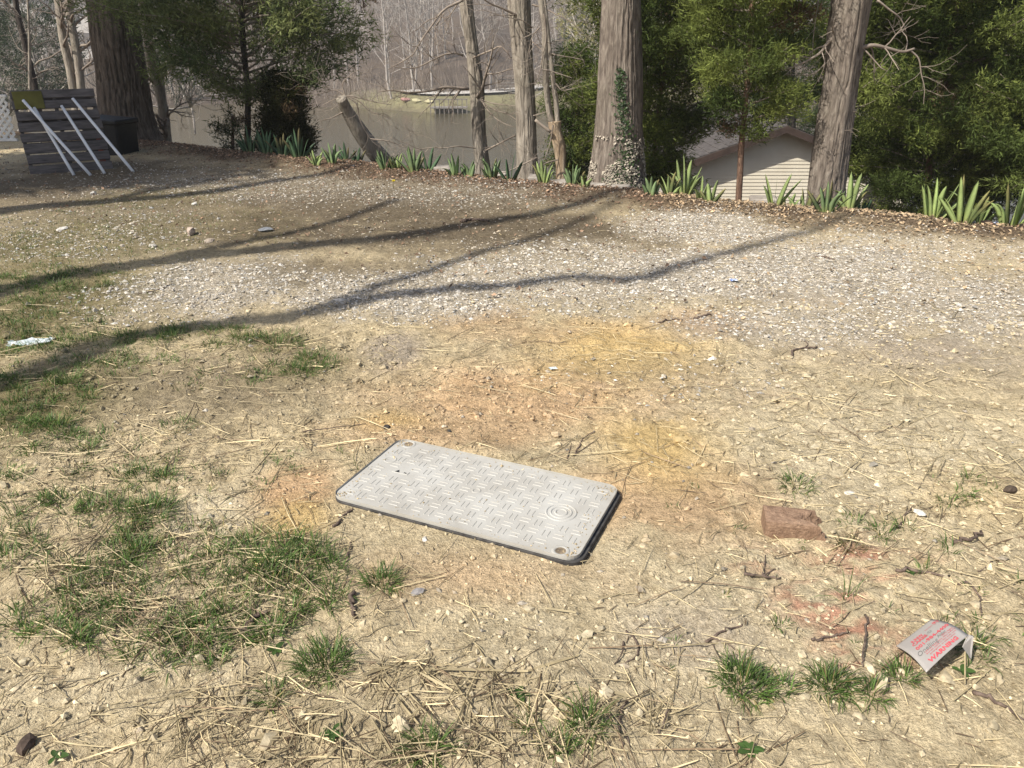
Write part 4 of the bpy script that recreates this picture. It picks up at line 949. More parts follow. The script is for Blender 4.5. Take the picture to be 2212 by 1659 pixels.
# shed-like pale houses up the far hillside on the left
M['pale_wall'] = noisy_mat('pale wall', (0.50, 0.46, 0.42), (0.62, 0.58, 0.54), 1, bstr=0)
for u, v, Y, w, h, lab in [(140, 28, 165, 5.5, 3.2, 'pale house wall high on the far left hillside'), (48, 28, 175, 5, 2.6, 'second pale house farther left on the far hillside'), (195, 128, 140, 4.0, 2.4, 'low pale outbuilding partway up the left hillside')]:
    p = at(u, v, Y); z0 = float(land_h(np.array(p[0]), np.array(Y))); zb = max(z0-0.3, p[2]-h) if p[2] > z0 else z0-0.3
    e = empty('distant_house', (p[0], Y, zb)); tag(e, lab, 'house')
    mobj('wall', box_v(-w, w, 0, 6, -3, h), BOXQ, M['pale_wall'], e, None, False)
    V = np.array([[-w-.4, -.4, h], [w+.4, -.4, h], [w+.4, 6.4, h], [-w-.4, 6.4, h], [-w-.4, 3, h+1.8], [w+.4, 3, h+1.8]])
    mobj('roof', V, [np.array([[0, 1, 5, 4], [2, 3, 4, 5], [0, 3, 2, 1]]), np.array([[0, 4, 3], [1, 2, 5]])], M['shingle'], e, None, False)
    for sx in (-0.5, 0.4): mobj('window', box_v(sx*w-.5, sx*w+.5, -0.03, 0.0, h*0.4, h*0.85), BOXQ, M['black'], e, None, False)
# yellow-leaved bush beyond the ivy trunk, hazy evergreens at far left
def puff(name, lab, c, r, cols, n, size, cat='tree'):
    e = empty(name, c - np.array([0, 0, r[2]])); tag(e, lab, cat); d = rng.normal(size=(n, 3)); d /= np.linalg.norm(d, axis=1)[:, None]
    rad = rng.uniform(0.25, 1, n)**0.5; cl = 0.75+0.5*fbm(d[:, 0]*2+d[:, 2]*2+9, d[:, 1]*2+9, 5, 3); p = d*np.array(r)*(rad*cl)[:, None] + [0, 0, r[2]]
    mb = spray_mesh(p, d + [0, 0, .3], np.full(n, size), np.array(cols)*rng.uniform(.6, 1.4, (n, 1)), 8); mb.build('crown', M['cedar'], e, False, None, True)
    lim = []
    for i in range(9): grow([0, 0, -1.5 if i == 0 else 0.1], rng.normal(size=3)*0.4+[0, 0, 1], r[2]*1.5, 0.06, 1, lim, 0.2)
    limbs_mb(lim).build('trunk', M['bark_far'], e)
puff('yellow_bush', 'yellow-leaved bush between the gray trunk and the ivy trunk', at(1272, 40, 42), (1.7, 1.5, 1.9), (0.32, 0.30, 0.09), 900, 0.16, 'bush')
puff('distant_evergreen', 'hazy gray-green evergreen beyond the dark thin trunk at far left', at(75, 105, 40), (2.2, 2.2, 2.6), (0.055, 0.075, 0.04), 1500, 0.22)
puff('distant_evergreen', 'hazy evergreen at the extreme left edge behind the lattice', at(-10, 130, 44), (2.2, 2.2, 2.8), (0.055, 0.075, 0.04), 1200, 0.22)
puff('distant_evergreen', 'hazy evergreen behind the right-hand cedars near the top edge', at(1960, 30, 40), (4.2, 3, 4.0), (0.045, 0.065, 0.035), 1800, 0.25)
puff('distant_evergreen', 'grayish evergreen above the broken tree far behind', at(1260, 125, 60), (2.2, 2.2, 3.6), (0.05, 0.075, 0.04), 1200, 0.25)
puff('distant_evergreen', 'blue-gray evergreen at the top left beside the oak', at(385, 60, 50), (3.0, 3, 4.5), (0.045, 0.06, 0.04), 1800, 0.25)

# ------------------------------------------------------------------ trees behind the camera whose shadows cross the lot
def shadow_limb(pts, base, r0, r1, n=46):
    """limb of a tree standing at base (outside the picture, towards the sun) whose shadow runs over these ground points"""
    out = []
    for u, v in pts:
        g = gnd(u, v); a = (g[:2]-base) @ (-SUN_H); out.append(g + SUN/cos(SUN_EL)*a)
    out = np.array(out); return smooth_path(out, n), np.linspace(r0, r1, n)
def shade_tree(lab, base, main, forks, r0, r1):
    base = np.array(base, float); Pm, Rm = shadow_limb(main, base, r0, r1)
    Pm = np.vstack([[base[0], base[1], -0.1], [base[0]+0.02, base[1], Pm[0][2]*0.5], Pm]); Rm = np.concatenate([[r0*1.5, r0*1.15], Rm])
    b0 = Pm[0].copy(); e = empty('shade_tree', b0); tag(e, lab, 'tree')
    V, Q, T = tube(Pm, Rm, 18, True, ridged(88, 0.006, 2, 2)); mobj('trunk', V-b0, [Q, T], M['bark'], e)
    lim = []
    for pts, ra, rb in forks: lim.append(shadow_limb(pts, base, ra, rb, 30))
    lm = list(lim)
    for P_, R_ in lim + [(Pm[-20:], Rm[-20:])]:
        for _ in range(1):
            i = rng.integers(4, len(P_)//2); az = rng.uniform(0, 6.28); grow(P_[i], [cos(az), sin(az), 0.8], 1.2, R_[i]*0.3, 1, lm, 0.2, 0.2, (2, 3))
    limbs_mb([(p-b0, r) for p, r in lm]).build('crown', M['bark'], e)
shade_tree('bare tree left of the camera casting the nearest forked shadow', (-7.2, -0.2), [(0, 838), (120, 800), (250, 745), (380, 718), (500, 700), (640, 686), (740, 660), (870, 632), (1000, 622), (1130, 610), (1220, 598), (1330, 602), (1400, 596), (1500, 568), (1600, 540), (1700, 513), (1790, 490), (1840, 478)],
           [([(660, 684), (700, 668), (760, 640), (830, 612), (900, 590), (1000, 555), (1080, 530), (1150, 512), (1230, 485), (1290, 455), (1345, 430)], .065, .04)], 0.115, 0.05)
shade_tree('bare tree left of the camera casting the long middle shadow', (-8.6, 0.9), [(0, 632), (110, 606), (230, 582), (330, 570), (420, 556), (520, 545), (650, 530), (760, 520), (870, 508), (960, 492), (1060, 478), (1150, 462), (1240, 442), (1320, 425), (1400, 414)],
           [([(340, 566), (390, 552), (450, 540), (540, 520), (640, 500), (720, 478), (800, 450), (860, 428)], .075, .05)], 0.16, 0.085)
shade_tree('bare tree farther left casting the back shadow across the gravel', (-10.5, 1.6), [(0, 455), (100, 443), (200, 436), (320, 426), (430, 414), (520, 400), (600, 387), (700, 375), (780, 364)],
           [([(240, 430), (325, 412), (400, 398), (482, 383), (560, 372)], .08, .05)], 0.16, 0.08)
# evergreens that shade the pallet and the oak foot
Pc = np.stack([np.full(30, -12.3), np.full(30, 5.7), np.linspace(-0.1, 11.2, 30)], 1); Rc = np.linspace(0.24, 0.03, 30)
cedar('shade_cedar', 'tall evergreen outside the left edge shading the pallet', None, 0, [(5.0, 1.0), (7.0, 2.0), (9.0, 2.0), (10.3, 1.7), (11.2, 1.0)], 80, GA, GB, 20, 0.50, M['bark_red'], 0.1, 0.03, 0.0, 7, (Pc, Rc))
Pc = np.stack([np.full(30, -14.3), np.full(30, 8.4), np.linspace(-0.1, 13.2, 30)], 1)
cedar('shade_cedar', 'second tall evergreen outside the left edge shading the oak trunk', None, 0, [(7.5, .6), (9.5, 1.0), (11.5, .95), (13.2, .5)], 60, GA, GB, 24, 0.45, M['bark_red'], 0.1, 0.0, 0.0, 7, (Pc, Rc))

# ------------------------------------------------------------------ utility lid
M['lid'] = noisy_mat('gray polymer concrete', (0.345, 0.325, 0.285), (0.465, 0.455, 0.42), 5, bstr=0.12, bdist=0.002, rough=0.7)
M['rim'] = noisy_mat('black rubber rim', (0.03, 0.028, 0.027), (0.09, 0.085, 0.08), 30, bstr=0.5)
def rrect(lx, ly, r, n=7):
    P_ = []
    for cx, cy, a0 in ((lx/2-r, ly/2-r, 0), (-lx/2+r, ly/2-r, pi/2), (-lx/2+r, -ly/2+r, pi), (lx/2-r, -ly/2+r, 3*pi/2)):
        for k in range(n): a = a0+k*pi/2/(n-1); P_.append([cx+r*cos(a), cy+r*sin(a)])
    return np.array(P_)
def slab_stack(rings):
    """rings of (outline Nx2, z): side walls plus a top cap"""
    n = len(rings[0][0]); V = np.concatenate([np.column_stack([o_, np.full(n, z)]) for o_, z in rings]); Q = []
    for k in range(len(rings)-1):
        for i in range(n): j = (i+1) % n; Q.append([k*n+i, k*n+j, (k+1)*n+j, (k+1)*n+i])
    c = len(V); V = np.vstack([V, [0, 0, rings[-1][1]]]); T = [[(len(rings)-1)*n+i, (len(rings)-1)*n+(i+1) % n, c] for i in range(n)]
    return V, np.array(Q), np.array(T)
le = empty('utility_lid', (LID_C[0], LID_C[1], 0)); tag(le, 'rectangular gray utility box lid with basket-weave tread set in the dirt', 'lid')
LF = frame3((0, 0, 0), LID_X, LID_Y, (0, 0, 1))
lx, ly = LID_LX-0.006, LID_LY-0.008
V, Q, T = slab_stack([(rrect(lx-0.006, ly-0.006, .045), -0.03), (rrect(lx, ly, .045), 0.02), (rrect(lx, ly, .045), LID_Z-0.004), (rrect(lx-0.008, ly-0.008, .042), LID_Z)])
V = LF(V); mobj('plate', V, [Q, T], M['lid'], le, None, False)
V, Q, T = slab_stack([(rrect(lx+0.016, ly+0.008, .052), -0.08), (rrect(lx+0.016, ly+0.008, .052), 0.002), (rrect(lx+0.012, ly+0.004, .050), 0.005)])
V = LF(V + np.array([0.006, -0.001, 0])); mobj('rim', V, [Q, T], M['rim'], le, None, False)
def lid_uv(u, v): g = gnd(u, v, LID_Z)-LID_C; return g.dot(LID_X), g.dot(LID_Y)
holes = [lid_uv(883, 960), lid_uv(1211, 1190)]; disc = lid_uv(1212, 1107); disc2 = lid_uv(843, 993); disc3 = lid_uv(1029, 1060); slot = lid_uv(866, 1020)
# tread bars: two short bars to a cell, alternate cells turned
def bar_pair(horizontal):
    mb_ = MB()
    for s in (-1, 1):
        L, W = 0.0185, 0.0024; c = s*0.0095
        a = (-L, L, c-W, c+W) if horizontal else (c-W, c+W, -L, L)
        b_ = 0.0022
        Vb = np.array([[a[0], a[2], 0], [a[1], a[2], 0], [a[1], a[3], 0], [a[0], a[3], 0], [a[0]+b_, a[2]+b_*.8, 0.0019], [a[1]-b_, a[2]+b_*.8, 0.0019], [a[1]-b_, a[3]-b_*.8, 0.0019], [a[0]+b_, a[3]-b_*.8, 0.0019]])
        mb_.add(LF(Vb), None, BOXQ[1:])
    return make_mesh('tread_bars', np.concatenate(mb_.V), [np.concatenate(mb_.Q)], M['lid'], None, False)
bm_ = [bar_pair(True), bar_pair(False)]
cell = 0.0462; nxc, nyc = int((lx-0.05)/cell), int((ly-0.04)/cell)
for i in range(nxc):
    for j in range(nyc):
        cx, cy = (i-(nxc-1)/2)*cell, (j-(nyc-1)/2)*cell
        if any((cx-h_[0])**2+(cy-h_[1])**2 < r_**2 for h_, r_ in ((holes[0], .055), (holes[1], .055), (disc, .066), (disc2, .04), (disc3, .03), (slot, .05))): continue
        o = bpy.data.objects.new('tread_bars', bm_[(i+j) % 2]); o.location = LF(np.array([[cx, cy, LID_Z]]))[0]; link(o, le)
def ring(c, r0, r1, z0, z1, name, mat, n=28):
    a = np.arange(n)*2*pi/n; ci = np.stack([np.cos(a), np.sin(a)], 1)
    V = np.concatenate([np.column_stack([ci*r0+c, np.full(n, z1)]), np.column_stack([ci*(r0+(r1-r0)*.3)+c, np.full(n, z0)]), np.column_stack([ci*(r1-(r1-r0)*.3)+c, np.full(n, z0)]), np.column_stack([ci*r1+c, np.full(n, z1)])]); Q = []
    for k in range(3):
        for i in range(n): j = (i+1) % n; Q.append([k*n+j, k*n+i, (k+1)*n+i, (k+1)*n+j])
    return mobj(name, LF(V), np.array(Q), mat, le, None, False)
for r in (0.016, 0.032, 0.048): ring(np.array(disc), r, r+0.008, LID_Z+0.003, LID_Z+0.0003, 'maker_ring', M['lid'])
ring(np.array(disc2), 0.018, 0.026, LID_Z+0.0022, LID_Z+0.0003, 'maker_ring', M['lid']); ring(np.array(disc3), 0.010, 0.018, LID_Z+0.0022, LID_Z+0.0003, 'maker_ring', M['lid'])
M['hole'] = noisy_mat('dirt filled bolt well', (0.10, 0.08, 0.06), (0.30, 0.23, 0.15), 40, bstr=0.5)
for h_ in holes:
    ring(np.array(h_), 0.017, 0.030, LID_Z+0.0025, LID_Z+0.0003, 'bolt_collar', M['lid'])
    n = 24; a = np.arange(n)*2*pi/n; ci = np.stack([np.cos(a), np.sin(a)], 1)*0.0175+np.array(h_)
    V = np.vstack([np.column_stack([ci, np.full(n, LID_Z+0.0012)]), [*h_, LID_Z+0.0008]]); mobj('bolt_well', LF(V), np.array([[i, (i+1) % n, n] for i in range(n)]), M['hole'], le, None, False)
V, Q, T = bbox_v(slot[0]-0.034, slot[0]+0.034, slot[1]-0.011, slot[1]+0.011, LID_Z-0.002, LID_Z+0.0022, 0.0015); mobj('lift_slot', LF(V), [Q, T], M['lid'], le, None, False)
tri = np.array([[-0.022, -0.008, 0], [-0.002, -0.008, 0], [-0.012, 0.009, 0]]) + np.array([slot[0], slot[1], LID_Z+0.003]); mobj('arrow_mark', LF(tri), np.array([[0, 1, 2]]), M['black'], le, None, False)
V = np.array([[0.014, -0.004, 0], [0.026, -0.006, 0], [0.026, -0.001, 0], [0.016, 0.001, 0]]) + np.array([slot[0], slot[1], LID_Z+0.003]); mobj('pick_hole', LF(V), np.array([[0, 1, 2, 3]]), M['black'], le, None, False)

def gz(p):
    p = np.asarray(p, float); return float(lot_h(np.array([p[0]]), np.array([p[1]]))[0])
# grit that has drifted onto the lid
n = 420; ex = rng.uniform(size=n) < .6
gx = np.where(ex, rng.choice([-1, 1], n)*(lx/2-0.012-np.abs(rng.normal(size=n))*0.03), rng.uniform(-.5, .5, n)*(lx-.04)); gy = np.where(rng.uniform(size=n) < .55, rng.choice([-1, 1], n)*(ly/2-0.010-np.abs(rng.normal(size=n))*0.025), rng.uniform(-.5, .5, n)*(ly-.04))
gx = np.clip(gx, -lx/2+.015, lx/2-.015); gy = np.clip(gy, -ly/2+.012, ly/2-.012)
ctr = LF(np.column_stack([gx, gy, np.full(n, LID_Z+0.0012)])); rr_ = rng.lognormal(math.log(.0022), .4, n)
V = (ICO_V[None, :6]*0 + np.array([[1,0,0],[0,1,0],[-1,0,0],[0,-1,0],[0,0,.8],[0,0,-.8]])[None]*rng.uniform(.6, 1.3, (n, 6, 1))*rr_[:, None, None] + ctr[:, None, :]).reshape(-1, 3)
T = (np.array([[0,1,4],[1,2,4],[2,3,4],[3,0,4],[1,0,5],[2,1,5],[3,2,5],[0,3,5]])[None] + np.arange(n)[:, None, None]*6).reshape(-1, 3)
mb = MB(); mb.add(V, T); mb.C[-1] = np.repeat(np.array((.42, .33, .2))*rng.lognormal(0, .25, (n, 1)), 6, 0); gr_ = mb.build('grit', M['stone'], le, False, None, True); gr_['kind'] = 'stuff'

# ------------------------------------------------------------------ broken brick
M['brick'] = noisy_mat('brown brick', (0.18, 0.11, 0.07), (0.38, 0.25, 0.165), 55, bstr=1.0, bdist=0.006)
bA = gnd(1651, 1156); bB = gnd(1764, 1168); bx = unit(bB-bA); by = np.array([-bx[1], bx[0], 0]); bl = 0.185; bd = 0.105; bhh = 0.066
nx_, ny_, nz_ = 16, 9, 7; mbk = MB(); 
def brick_pt(a, b_, c):
    cut = 1.0 - 0.20*(c**1.2) + 0.10*np.sin(b_*7+1) - 0.16*np.exp(-((b_-0.42)/0.13)**2)*c + 0.03*np.sin(b_*23+c*9)
    xl = a*bl*cut; return xl, b_*bd, c*bhh
for face in range(6):
    if face in (0, 1): A, B = np.meshgrid(np.linspace(0, 1, nx_), np.linspace(0, 1, ny_)); a, b_, c = A, B, np.full_like(A, face)
    elif face in (2, 3): A, B = np.meshgrid(np.linspace(0, 1, nx_), np.linspace(0, 1, nz_)); a, b_, c = A, np.full_like(A, face-2), B
    else: A, B = np.meshgrid(np.linspace(0, 1, ny_), np.linspace(0, 1, nz_)); a, b_, c = np.full_like(A, face-4), A, B
    X, Y_, Zz = brick_pt(a, b_, c)
    # rounded, worn edges
    e_ = 0.006; ed_ = lambda t, L: np.minimum(t*L, (1-t)*L)
    da, db, dc = ed_(a, bl), ed_(b_, bd), ed_(c, bhh)
    Zz = Zz - (c > .5)*np.maximum(0, e_-np.minimum(da, db))*0.55; Y_ = Y_ + (b_ < .01)*np.maximum(0, e_-np.minimum(da, dc))*0.5
    w_ = (fbm(X*60+face, Y_*60+Zz*50, 9, 3)-0.5)*0.006
    Zz = Zz + w_*(c > 0.9); X = X + w_*1.4*(a > 0.9)
    V = (bx[None, None]*X[..., None] + by[None, None]*Y_[..., None] + np.array([0, 0, 1])*Zz[..., None]).reshape(-1, 3); h_, w2 = A.shape
    i = np.arange(h_-1)[:, None]*w2; j = np.arange(w2-1)[None, :]; Q = np.stack([i+j, i+j+1, i+w2+j+1, i+w2+j], -1).reshape(-1, 4)
    if face in (0, 3, 4): Q = Q[:, ::-1]
    mbk.add(V, None, Q)
o = mbk.build('broken_brick', M['brick'], None, False); o.location = (bA[0], bA[1], gz(bA)-0.004); tag(o, 'broken half brick lying on the dirt right of the lid', 'brick')

# ------------------------------------------------------------------ bent marker sign
M['sign'] = noisy_mat('grayish plastic sign', (0.33, 0.30, 0.275), (0.38, 0.355, 0.325), 12, bstr=0, rough=0.45, spec=0.4)
M['ink_red'] = noisy_mat('red print', (0.50, 0.07, 0.09), (0.58, 0.12, 0.13), 60, bstr=0); M['ink_dark'] = noisy_mat('dark marker pen', (0.13, 0.13, 0.12), (0.2, 0.2, 0.2), 60, bstr=0)
sL, sT, sR, sB = gnd(1936, 1395, .018), gnd(2013, 1337, .045), gnd(2092, 1372, .075), gnd(2001, 1452, .055)
def sign_pt(s, t):
    """s along the text (lower left to upper right), t from the left edge to the bent right edge"""
    s = np.asarray(s)[..., None]; t = np.asarray(t)[..., None]
    p = sL*(1-s)*(1-t) + sT*s*(1-t) + sR*s*t + sB*(1-s)*t
    p = p + np.array([0, 0, 1])*(0.010*np.sin(np.clip(t, 0, 1)*pi)+0.006*np.sin(s*3.1)*t)
    return p
sO = gnd(1990, 1400); sO[2] = gz(sO)
se = empty('marker_sign', sO); tag(se, 'bent gray plastic marker sign with red print lying in the dirt', 'sign')
ns, nt_ = 14, 24; S_, T_ = np.meshgrid(np.linspace(0, 1, ns), np.linspace(0, 1.0, nt_)); top = sign_pt(S_, T_).reshape(-1, 3); bot = top - np.array([0, 0, 0.0022])
i = np.arange(nt_-1)[:, None]*ns; j = np.arange(ns-1)[None, :]; Q = np.stack([i+j, i+ns+j, i+ns+j+1, i+j+1], -1).reshape(-1, 4); n = len(top)
per = list(range(ns)) + [k*ns+ns-1 for k in range(1, nt_)] + [(nt_-1)*ns+k for k in range(ns-2, -1, -1)] + [k*ns for k in range(nt_-2, 0, -1)]
QS = np.array([[per[k], per[(k+1) % len(per)], per[(k+1) % len(per)]+n, per[k]+n] for k in range(len(per))])
mobj('sheet', np.vstack([top, bot])-sO, [np.vstack([Q, Q[:, ::-1]+n, QS])], M['sign'], se)
# torn flap at the upper right corner
fl = np.array([sR, sR+[0.012, -0.004, -0.002], sR+[0.004, -0.030, -0.055], sR*0.8+sB*0.2+[0.006, -0.006, -0.012]])-sO
mobj('flap', np.vstack([fl, fl+[0, 0.003, 0]]), np.array([[0, 1, 2, 3], [7, 6, 5, 4], [0, 4, 5, 1], [1, 5, 6, 2], [2, 6, 7, 3], [3, 7, 4, 0]]), M['sign'], se, None, False)
def sign_text(txt, s0, s1, t0, h, mat, bold=0.0, shear=0.0):
    cu = bpy.data.curves.new('lettering', 'FONT'); cu.body = txt; cu.size = 1.0; cu.offset = bold; cu.resolution_u = 2; cu.shear = shear
    to = bpy.data.objects.new('lettering', cu); COL.objects.link(to); bpy.context.view_layer.update()
    me = bpy.data.meshes.new_from_object(to.evaluated_get(bpy.context.evaluated_depsgraph_get())); bpy.data.objects.remove(to)
    n_ = len(me.vertices); co = np.zeros(n_*3); me.vertices.foreach_get('co', co); co = co.reshape(-1, 3)
    xr_ = np.ptp(co[:, 0]); s = s0 + (co[:, 0]-co[:, 0].min())/xr_*(s1-s0); t = t0 - co[:, 1]/0.72*h
    p = sign_pt(s, t) + np.array([0, 0, 0.0012]) - sO
    me.vertices.foreach_set('co', p.astype(np.float32).ravel()); me.materials.append(mat); me.update()
    o_ = bpy.data.objects.new('lettering', me); link(o_, se); return o_
sign_text('JUNW', 0.20, 0.50, 0.27, 0.085, M['ink_red'], .03); sign_text('CAREE', 0.16, 0.52, 0.36, 0.075, M['ink_red'], .03); sign_text('(R)', 0.84, 0.97, 0.20, 0.08, M['ink_red'], .02)
sign_text('service', 0.60, 0.80, 0.20, 0.035, M['ink_red']); sign_text('I-O', 0.50, 0.66, 0.34, 0.07, M['ink_dark'])
sign_text('001-984-4400', 0.14, 0.96, 0.50, 0.085, M['ink_red'], .03)
sign_text('Onelling', 0.08, 0.55, 0.66, 0.12, M['ink_dark'], 0, 0.2); sign_text('Alder', 0.58, 0.80, 0.60, 0.09, M['ink_dark'], 0, .2)
for k_, (s0, s1) in enumerate([(0.66, 0.93), (0.20, 0.95), (0.20, 0.93), (0.24, 0.86)]): sign_text(['before digging', 'call at least two days before', 'buried cable in this area now', 'emergency or information'][k_], s0, s1, 0.62+0.055*k_, 0.036, M['ink_red'])
sign_text('WARNING', 0.14, 0.82, 0.925, 0.10, M['ink_red'], .04)

# ------------------------------------------------------------------ loose material on the lot
def in_lot(n, x0, x1, y0, y1):
    X = rng.uniform(x0, x1, n); Y_ = y0 + (y1-y0)*rng.uniform(size=n); return X, Y_
def visible(X, Y_): return (np.abs(X) < 0.72*Y_+0.5) & (Y_ < edge_y(X)+0.4) & (lid_mask(X, Y_) > 0.0)
OCT_V = np.array([[1,0,0],[0,1,0],[-1,0,0],[0,-1,0],[0,0,1],[0,0,-1]], float); OCT_F = np.array([[0,1,4],[1,2,4],[2,3,4],[3,0,4],[1,0,5],[2,1,5],[3,2,5],[0,3,5]])
def stones(X, Y_, r, col, flat=0.62, sink=0.25, tiny=False):
    IV, IF = (OCT_V, OCT_F) if tiny else (ICO_V, ICO_F); nv = len(IV)
    n = len(X); Z_ = lot_h(X, Y_); J = rng.uniform(0.62, 1.25, (n, nv, 1)); sc = np.stack([rng.uniform(.75, 1.35, n), rng.uniform(.6, 1.1, n), np.full(n, flat)*rng.uniform(.6, 1.3, n)], 1)
    V = IV[None]*J*sc[:, None, :]*r[:, None, None]; a = rng.uniform(0, 2*pi, n); tl = rng.normal(size=n)*0.25
    ca, sa = np.cos(a)[:, None], np.sin(a)[:, None]; x_ = V[..., 0]*ca - V[..., 1]*sa; y_ = V[..., 0]*sa + V[..., 1]*ca; z_ = V[..., 2] + x_*np.tan(tl)[:, None]*0.6
    V = np.stack([x_+X[:, None], y_+Y_[:, None], z_ + (Z_ + r*flat*(1-sink*2)*0.6)[:, None]], -1).reshape(-1, 3)
    T = (IF[None] + np.arange(n)[:, None, None]*nv).reshape(-1, 3); return V, T, np.repeat(col, nv, 0)
def stone_cols(n, base, var=0.25):
    c = np.array(base)[None, :]*rng.lognormal(0, var, (n, 1)); warm = rng.uniform(-1, 1, (n, 1)); return c*(1+warm*np.array([[0.06, 0.0, -0.09]]))
# gravel
X, Y_ = in_lot(520000, -8, 7.5, 3.0, 11.5); ok = visible(X, Y_); X, Y_ = X[ok], Y_[ok]
w = zones(X, Y_)['gravel']; ok = rng.uniform(size=len(X)) < w**1.4*np.clip(7.0/Y_, .4, 1.3)*0.62; X, Y_ = X[ok], Y_[ok]
print('GRAVEL', len(X))
V, T, c = stones(X, Y_, rng.lognormal(math.log(0.0078), 0.42, len(X)), stone_cols(len(X), (0.50, 0.455, 0.385), .2), 0.55, .42, True)
mb = MB(); mb.add(V, T); mb.C[-1] = c; o = mb.build('gravel', M['stone'], None, False, None, True); tag(o, 'pale crushed gravel scattered across the lot', 'gravel', kind='stuff')
# crumbs of soil and small pebbles in the foreground
X, Y_ = in_lot(46000, -3.6, 3.6, 1.15, 5.2); dens = fbm(X*2.5, Y_*2.5, 23, 3); ok = visible(X, Y_) & (rng.uniform(size=len(X)) < np.clip(1.9-Y_*0.33, .15, 1)*sstep(.3, .6, dens)); X, Y_ = X[ok], Y_[ok]
iv_ = lambda: None
Zc = zones(X, Y_); cc = np.tile(np.array(C['base']), (len(X), 1))
for kz in ('pale', 'brown', 'orange', 'yellow', 'lawn'): cc = cc*(1-Zc[kz][:, None]*.8) + np.array(C[kz])*Zc[kz][:, None]*.8
V, T, c = stones(X, Y_, rng.lognormal(math.log(0.0042), 0.45, len(X)), cc*rng.lognormal(-.16, .2, (len(X), 1)), 0.8, .2, True)
mb = MB(); mb.add(V, T); mb.C[-1] = c; o = mb.build('soil_crumbs', M['stone'], None, False, None, True); tag(o, 'crumbs of dry clay and tiny pebbles covering the bare soil', 'soil', kind='stuff'); print('CRUMBS', len(X))
# clods of dry clay
X, Y_ = in_lot(5200, -3.4, 3.4, 1.2, 4.6); ok = visible(X, Y_) & (fbm(X*2, Y_*2, 57, 3) > .46); X, Y_ = X[ok], Y_[ok]; Zc = zones(X, Y_); cc = np.tile(np.array(C['base']), (len(X), 1))
for kz in ('pale', 'brown', 'orange', 'yellow', 'lawn'): cc = cc*(1-Zc[kz][:, None]*.8) + np.array(C[kz])*Zc[kz][:, None]*.8
V, T, c = stones(X, Y_, rng.lognormal(math.log(0.0095), 0.4, len(X)), cc*rng.lognormal(-.12, .12, (len(X), 1)), 0.6, .38)
mb = MB(); mb.add(V, T); mb.C[-1] = c; o = mb.build('clay_clods', M['stone'], None, False, None, True); tag(o, 'small clods of dry clay half sunk in the bare soil', 'soil', kind='stuff'); print('CLODS', len(X))
# loose pebbles over the whole lot
X, Y_ = in_lot(4500, -8, 7, 1.3, 11); X2, Y2 = in_lot(15000, -9, 4, 6.0, 13); X, Y_ = np.concatenate([X, X2]), np.concatenate([Y_, Y2]); ok = visible(X, Y_); X, Y_ = X[ok], Y_[ok]
V, T, c = stones(X, Y_, rng.lognormal(math.log(0.0085), 0.4, len(X)), stone_cols(len(X), (0.36, 0.31, 0.24), .28), 0.62, .25, True)
mb = MB(); mb.add(V, T); mb.C[-1] = c; o = mb.build('pebbles', M['stone'], None, False, None, True); tag(o, 'single small pebbles strewn over the dirt', 'pebbles', kind='stuff')

# straw, twig bits
def straws(X, Y_, L, w, ang, col, tilt=0.10, lift=0.004, bend=0.12):
    n = len(X); d = np.stack([np.cos(ang), np.sin(ang)], 1); nb_ = np.stack([-d[:, 1], d[:, 0]], 1); k = 3; t = np.linspace(-.5, .5, k); curve = rng.normal(size=n)*bend
    tz = rng.normal(size=n)*tilt; Vs = []
    for i in range(k):
        px_ = X + d[:, 0]*L*t[i] + nb_[:, 0]*curve*L*(t[i]**2-.12); py_ = Y_ + d[:, 1]*L*t[i] + nb_[:, 1]*curve*L*(t[i]**2-.12)
        pz_ = lot_h(px_, py_) if i in (0, k-1) else None
        Vs.append([px_, py_, pz_])
    z0, z1 = Vs[0][2], Vs[-1][2]; zm = lot_h(X, Y_)
    for i in range(k):
        f = t[i]+.5; lin = z0*(1-f)+z1*f; top = np.maximum(lin, zm*0.5+lin*0.5); Vs[i][2] = top + lift + np.maximum(tz*L*(f if True else 0), tz*L*(f-1))
    out = []
    for i in range(k):
        c_ = np.stack(Vs[i], 1); ww = w*(1.0 if 0 < i < k-1 else 0.75)
        side = np.stack([nb_[:, 0], nb_[:, 1], 0*X], 1)*ww[:, None]/2; upv = np.stack([0*X, 0*X, ww*0.62], 1)
        out += [c_-side, c_+side, c_+upv]
    V = np.stack(out, 1)                                   # n, 3k, 3
    q = []
    for i in range(k-1):
        b_ = i*3; q += [[b_, b_+3, b_+5, b_+2], [b_+1, b_+2, b_+5, b_+4], [b_, b_+1, b_+4, b_+3]]
    q = np.array(q); Q = (q[None] + np.arange(n)[:, None, None]*(3*k)).reshape(-1, 4); tr = np.array([[0, 2, 1], [3*k-3, 3*k-2, 3*k-1]]); T = (tr[None]+np.arange(n)[:, None, None]*(3*k)).reshape(-1, 3)
    return V.reshape(-1, 3), Q, T, np.repeat(col, 3*k, 0)
STRAW = np.array((0.52, 0.425, 0.25)); 
def straw_cols(n): 
    c = STRAW[None]*rng.lognormal(-.05, .28, (n, 1)); dk = rng.uniform(size=n) < 0.22; c[dk] = np.array((0.20, 0.14, 0.085))*rng.lognormal(0, .3, (dk.sum(), 1)); return c
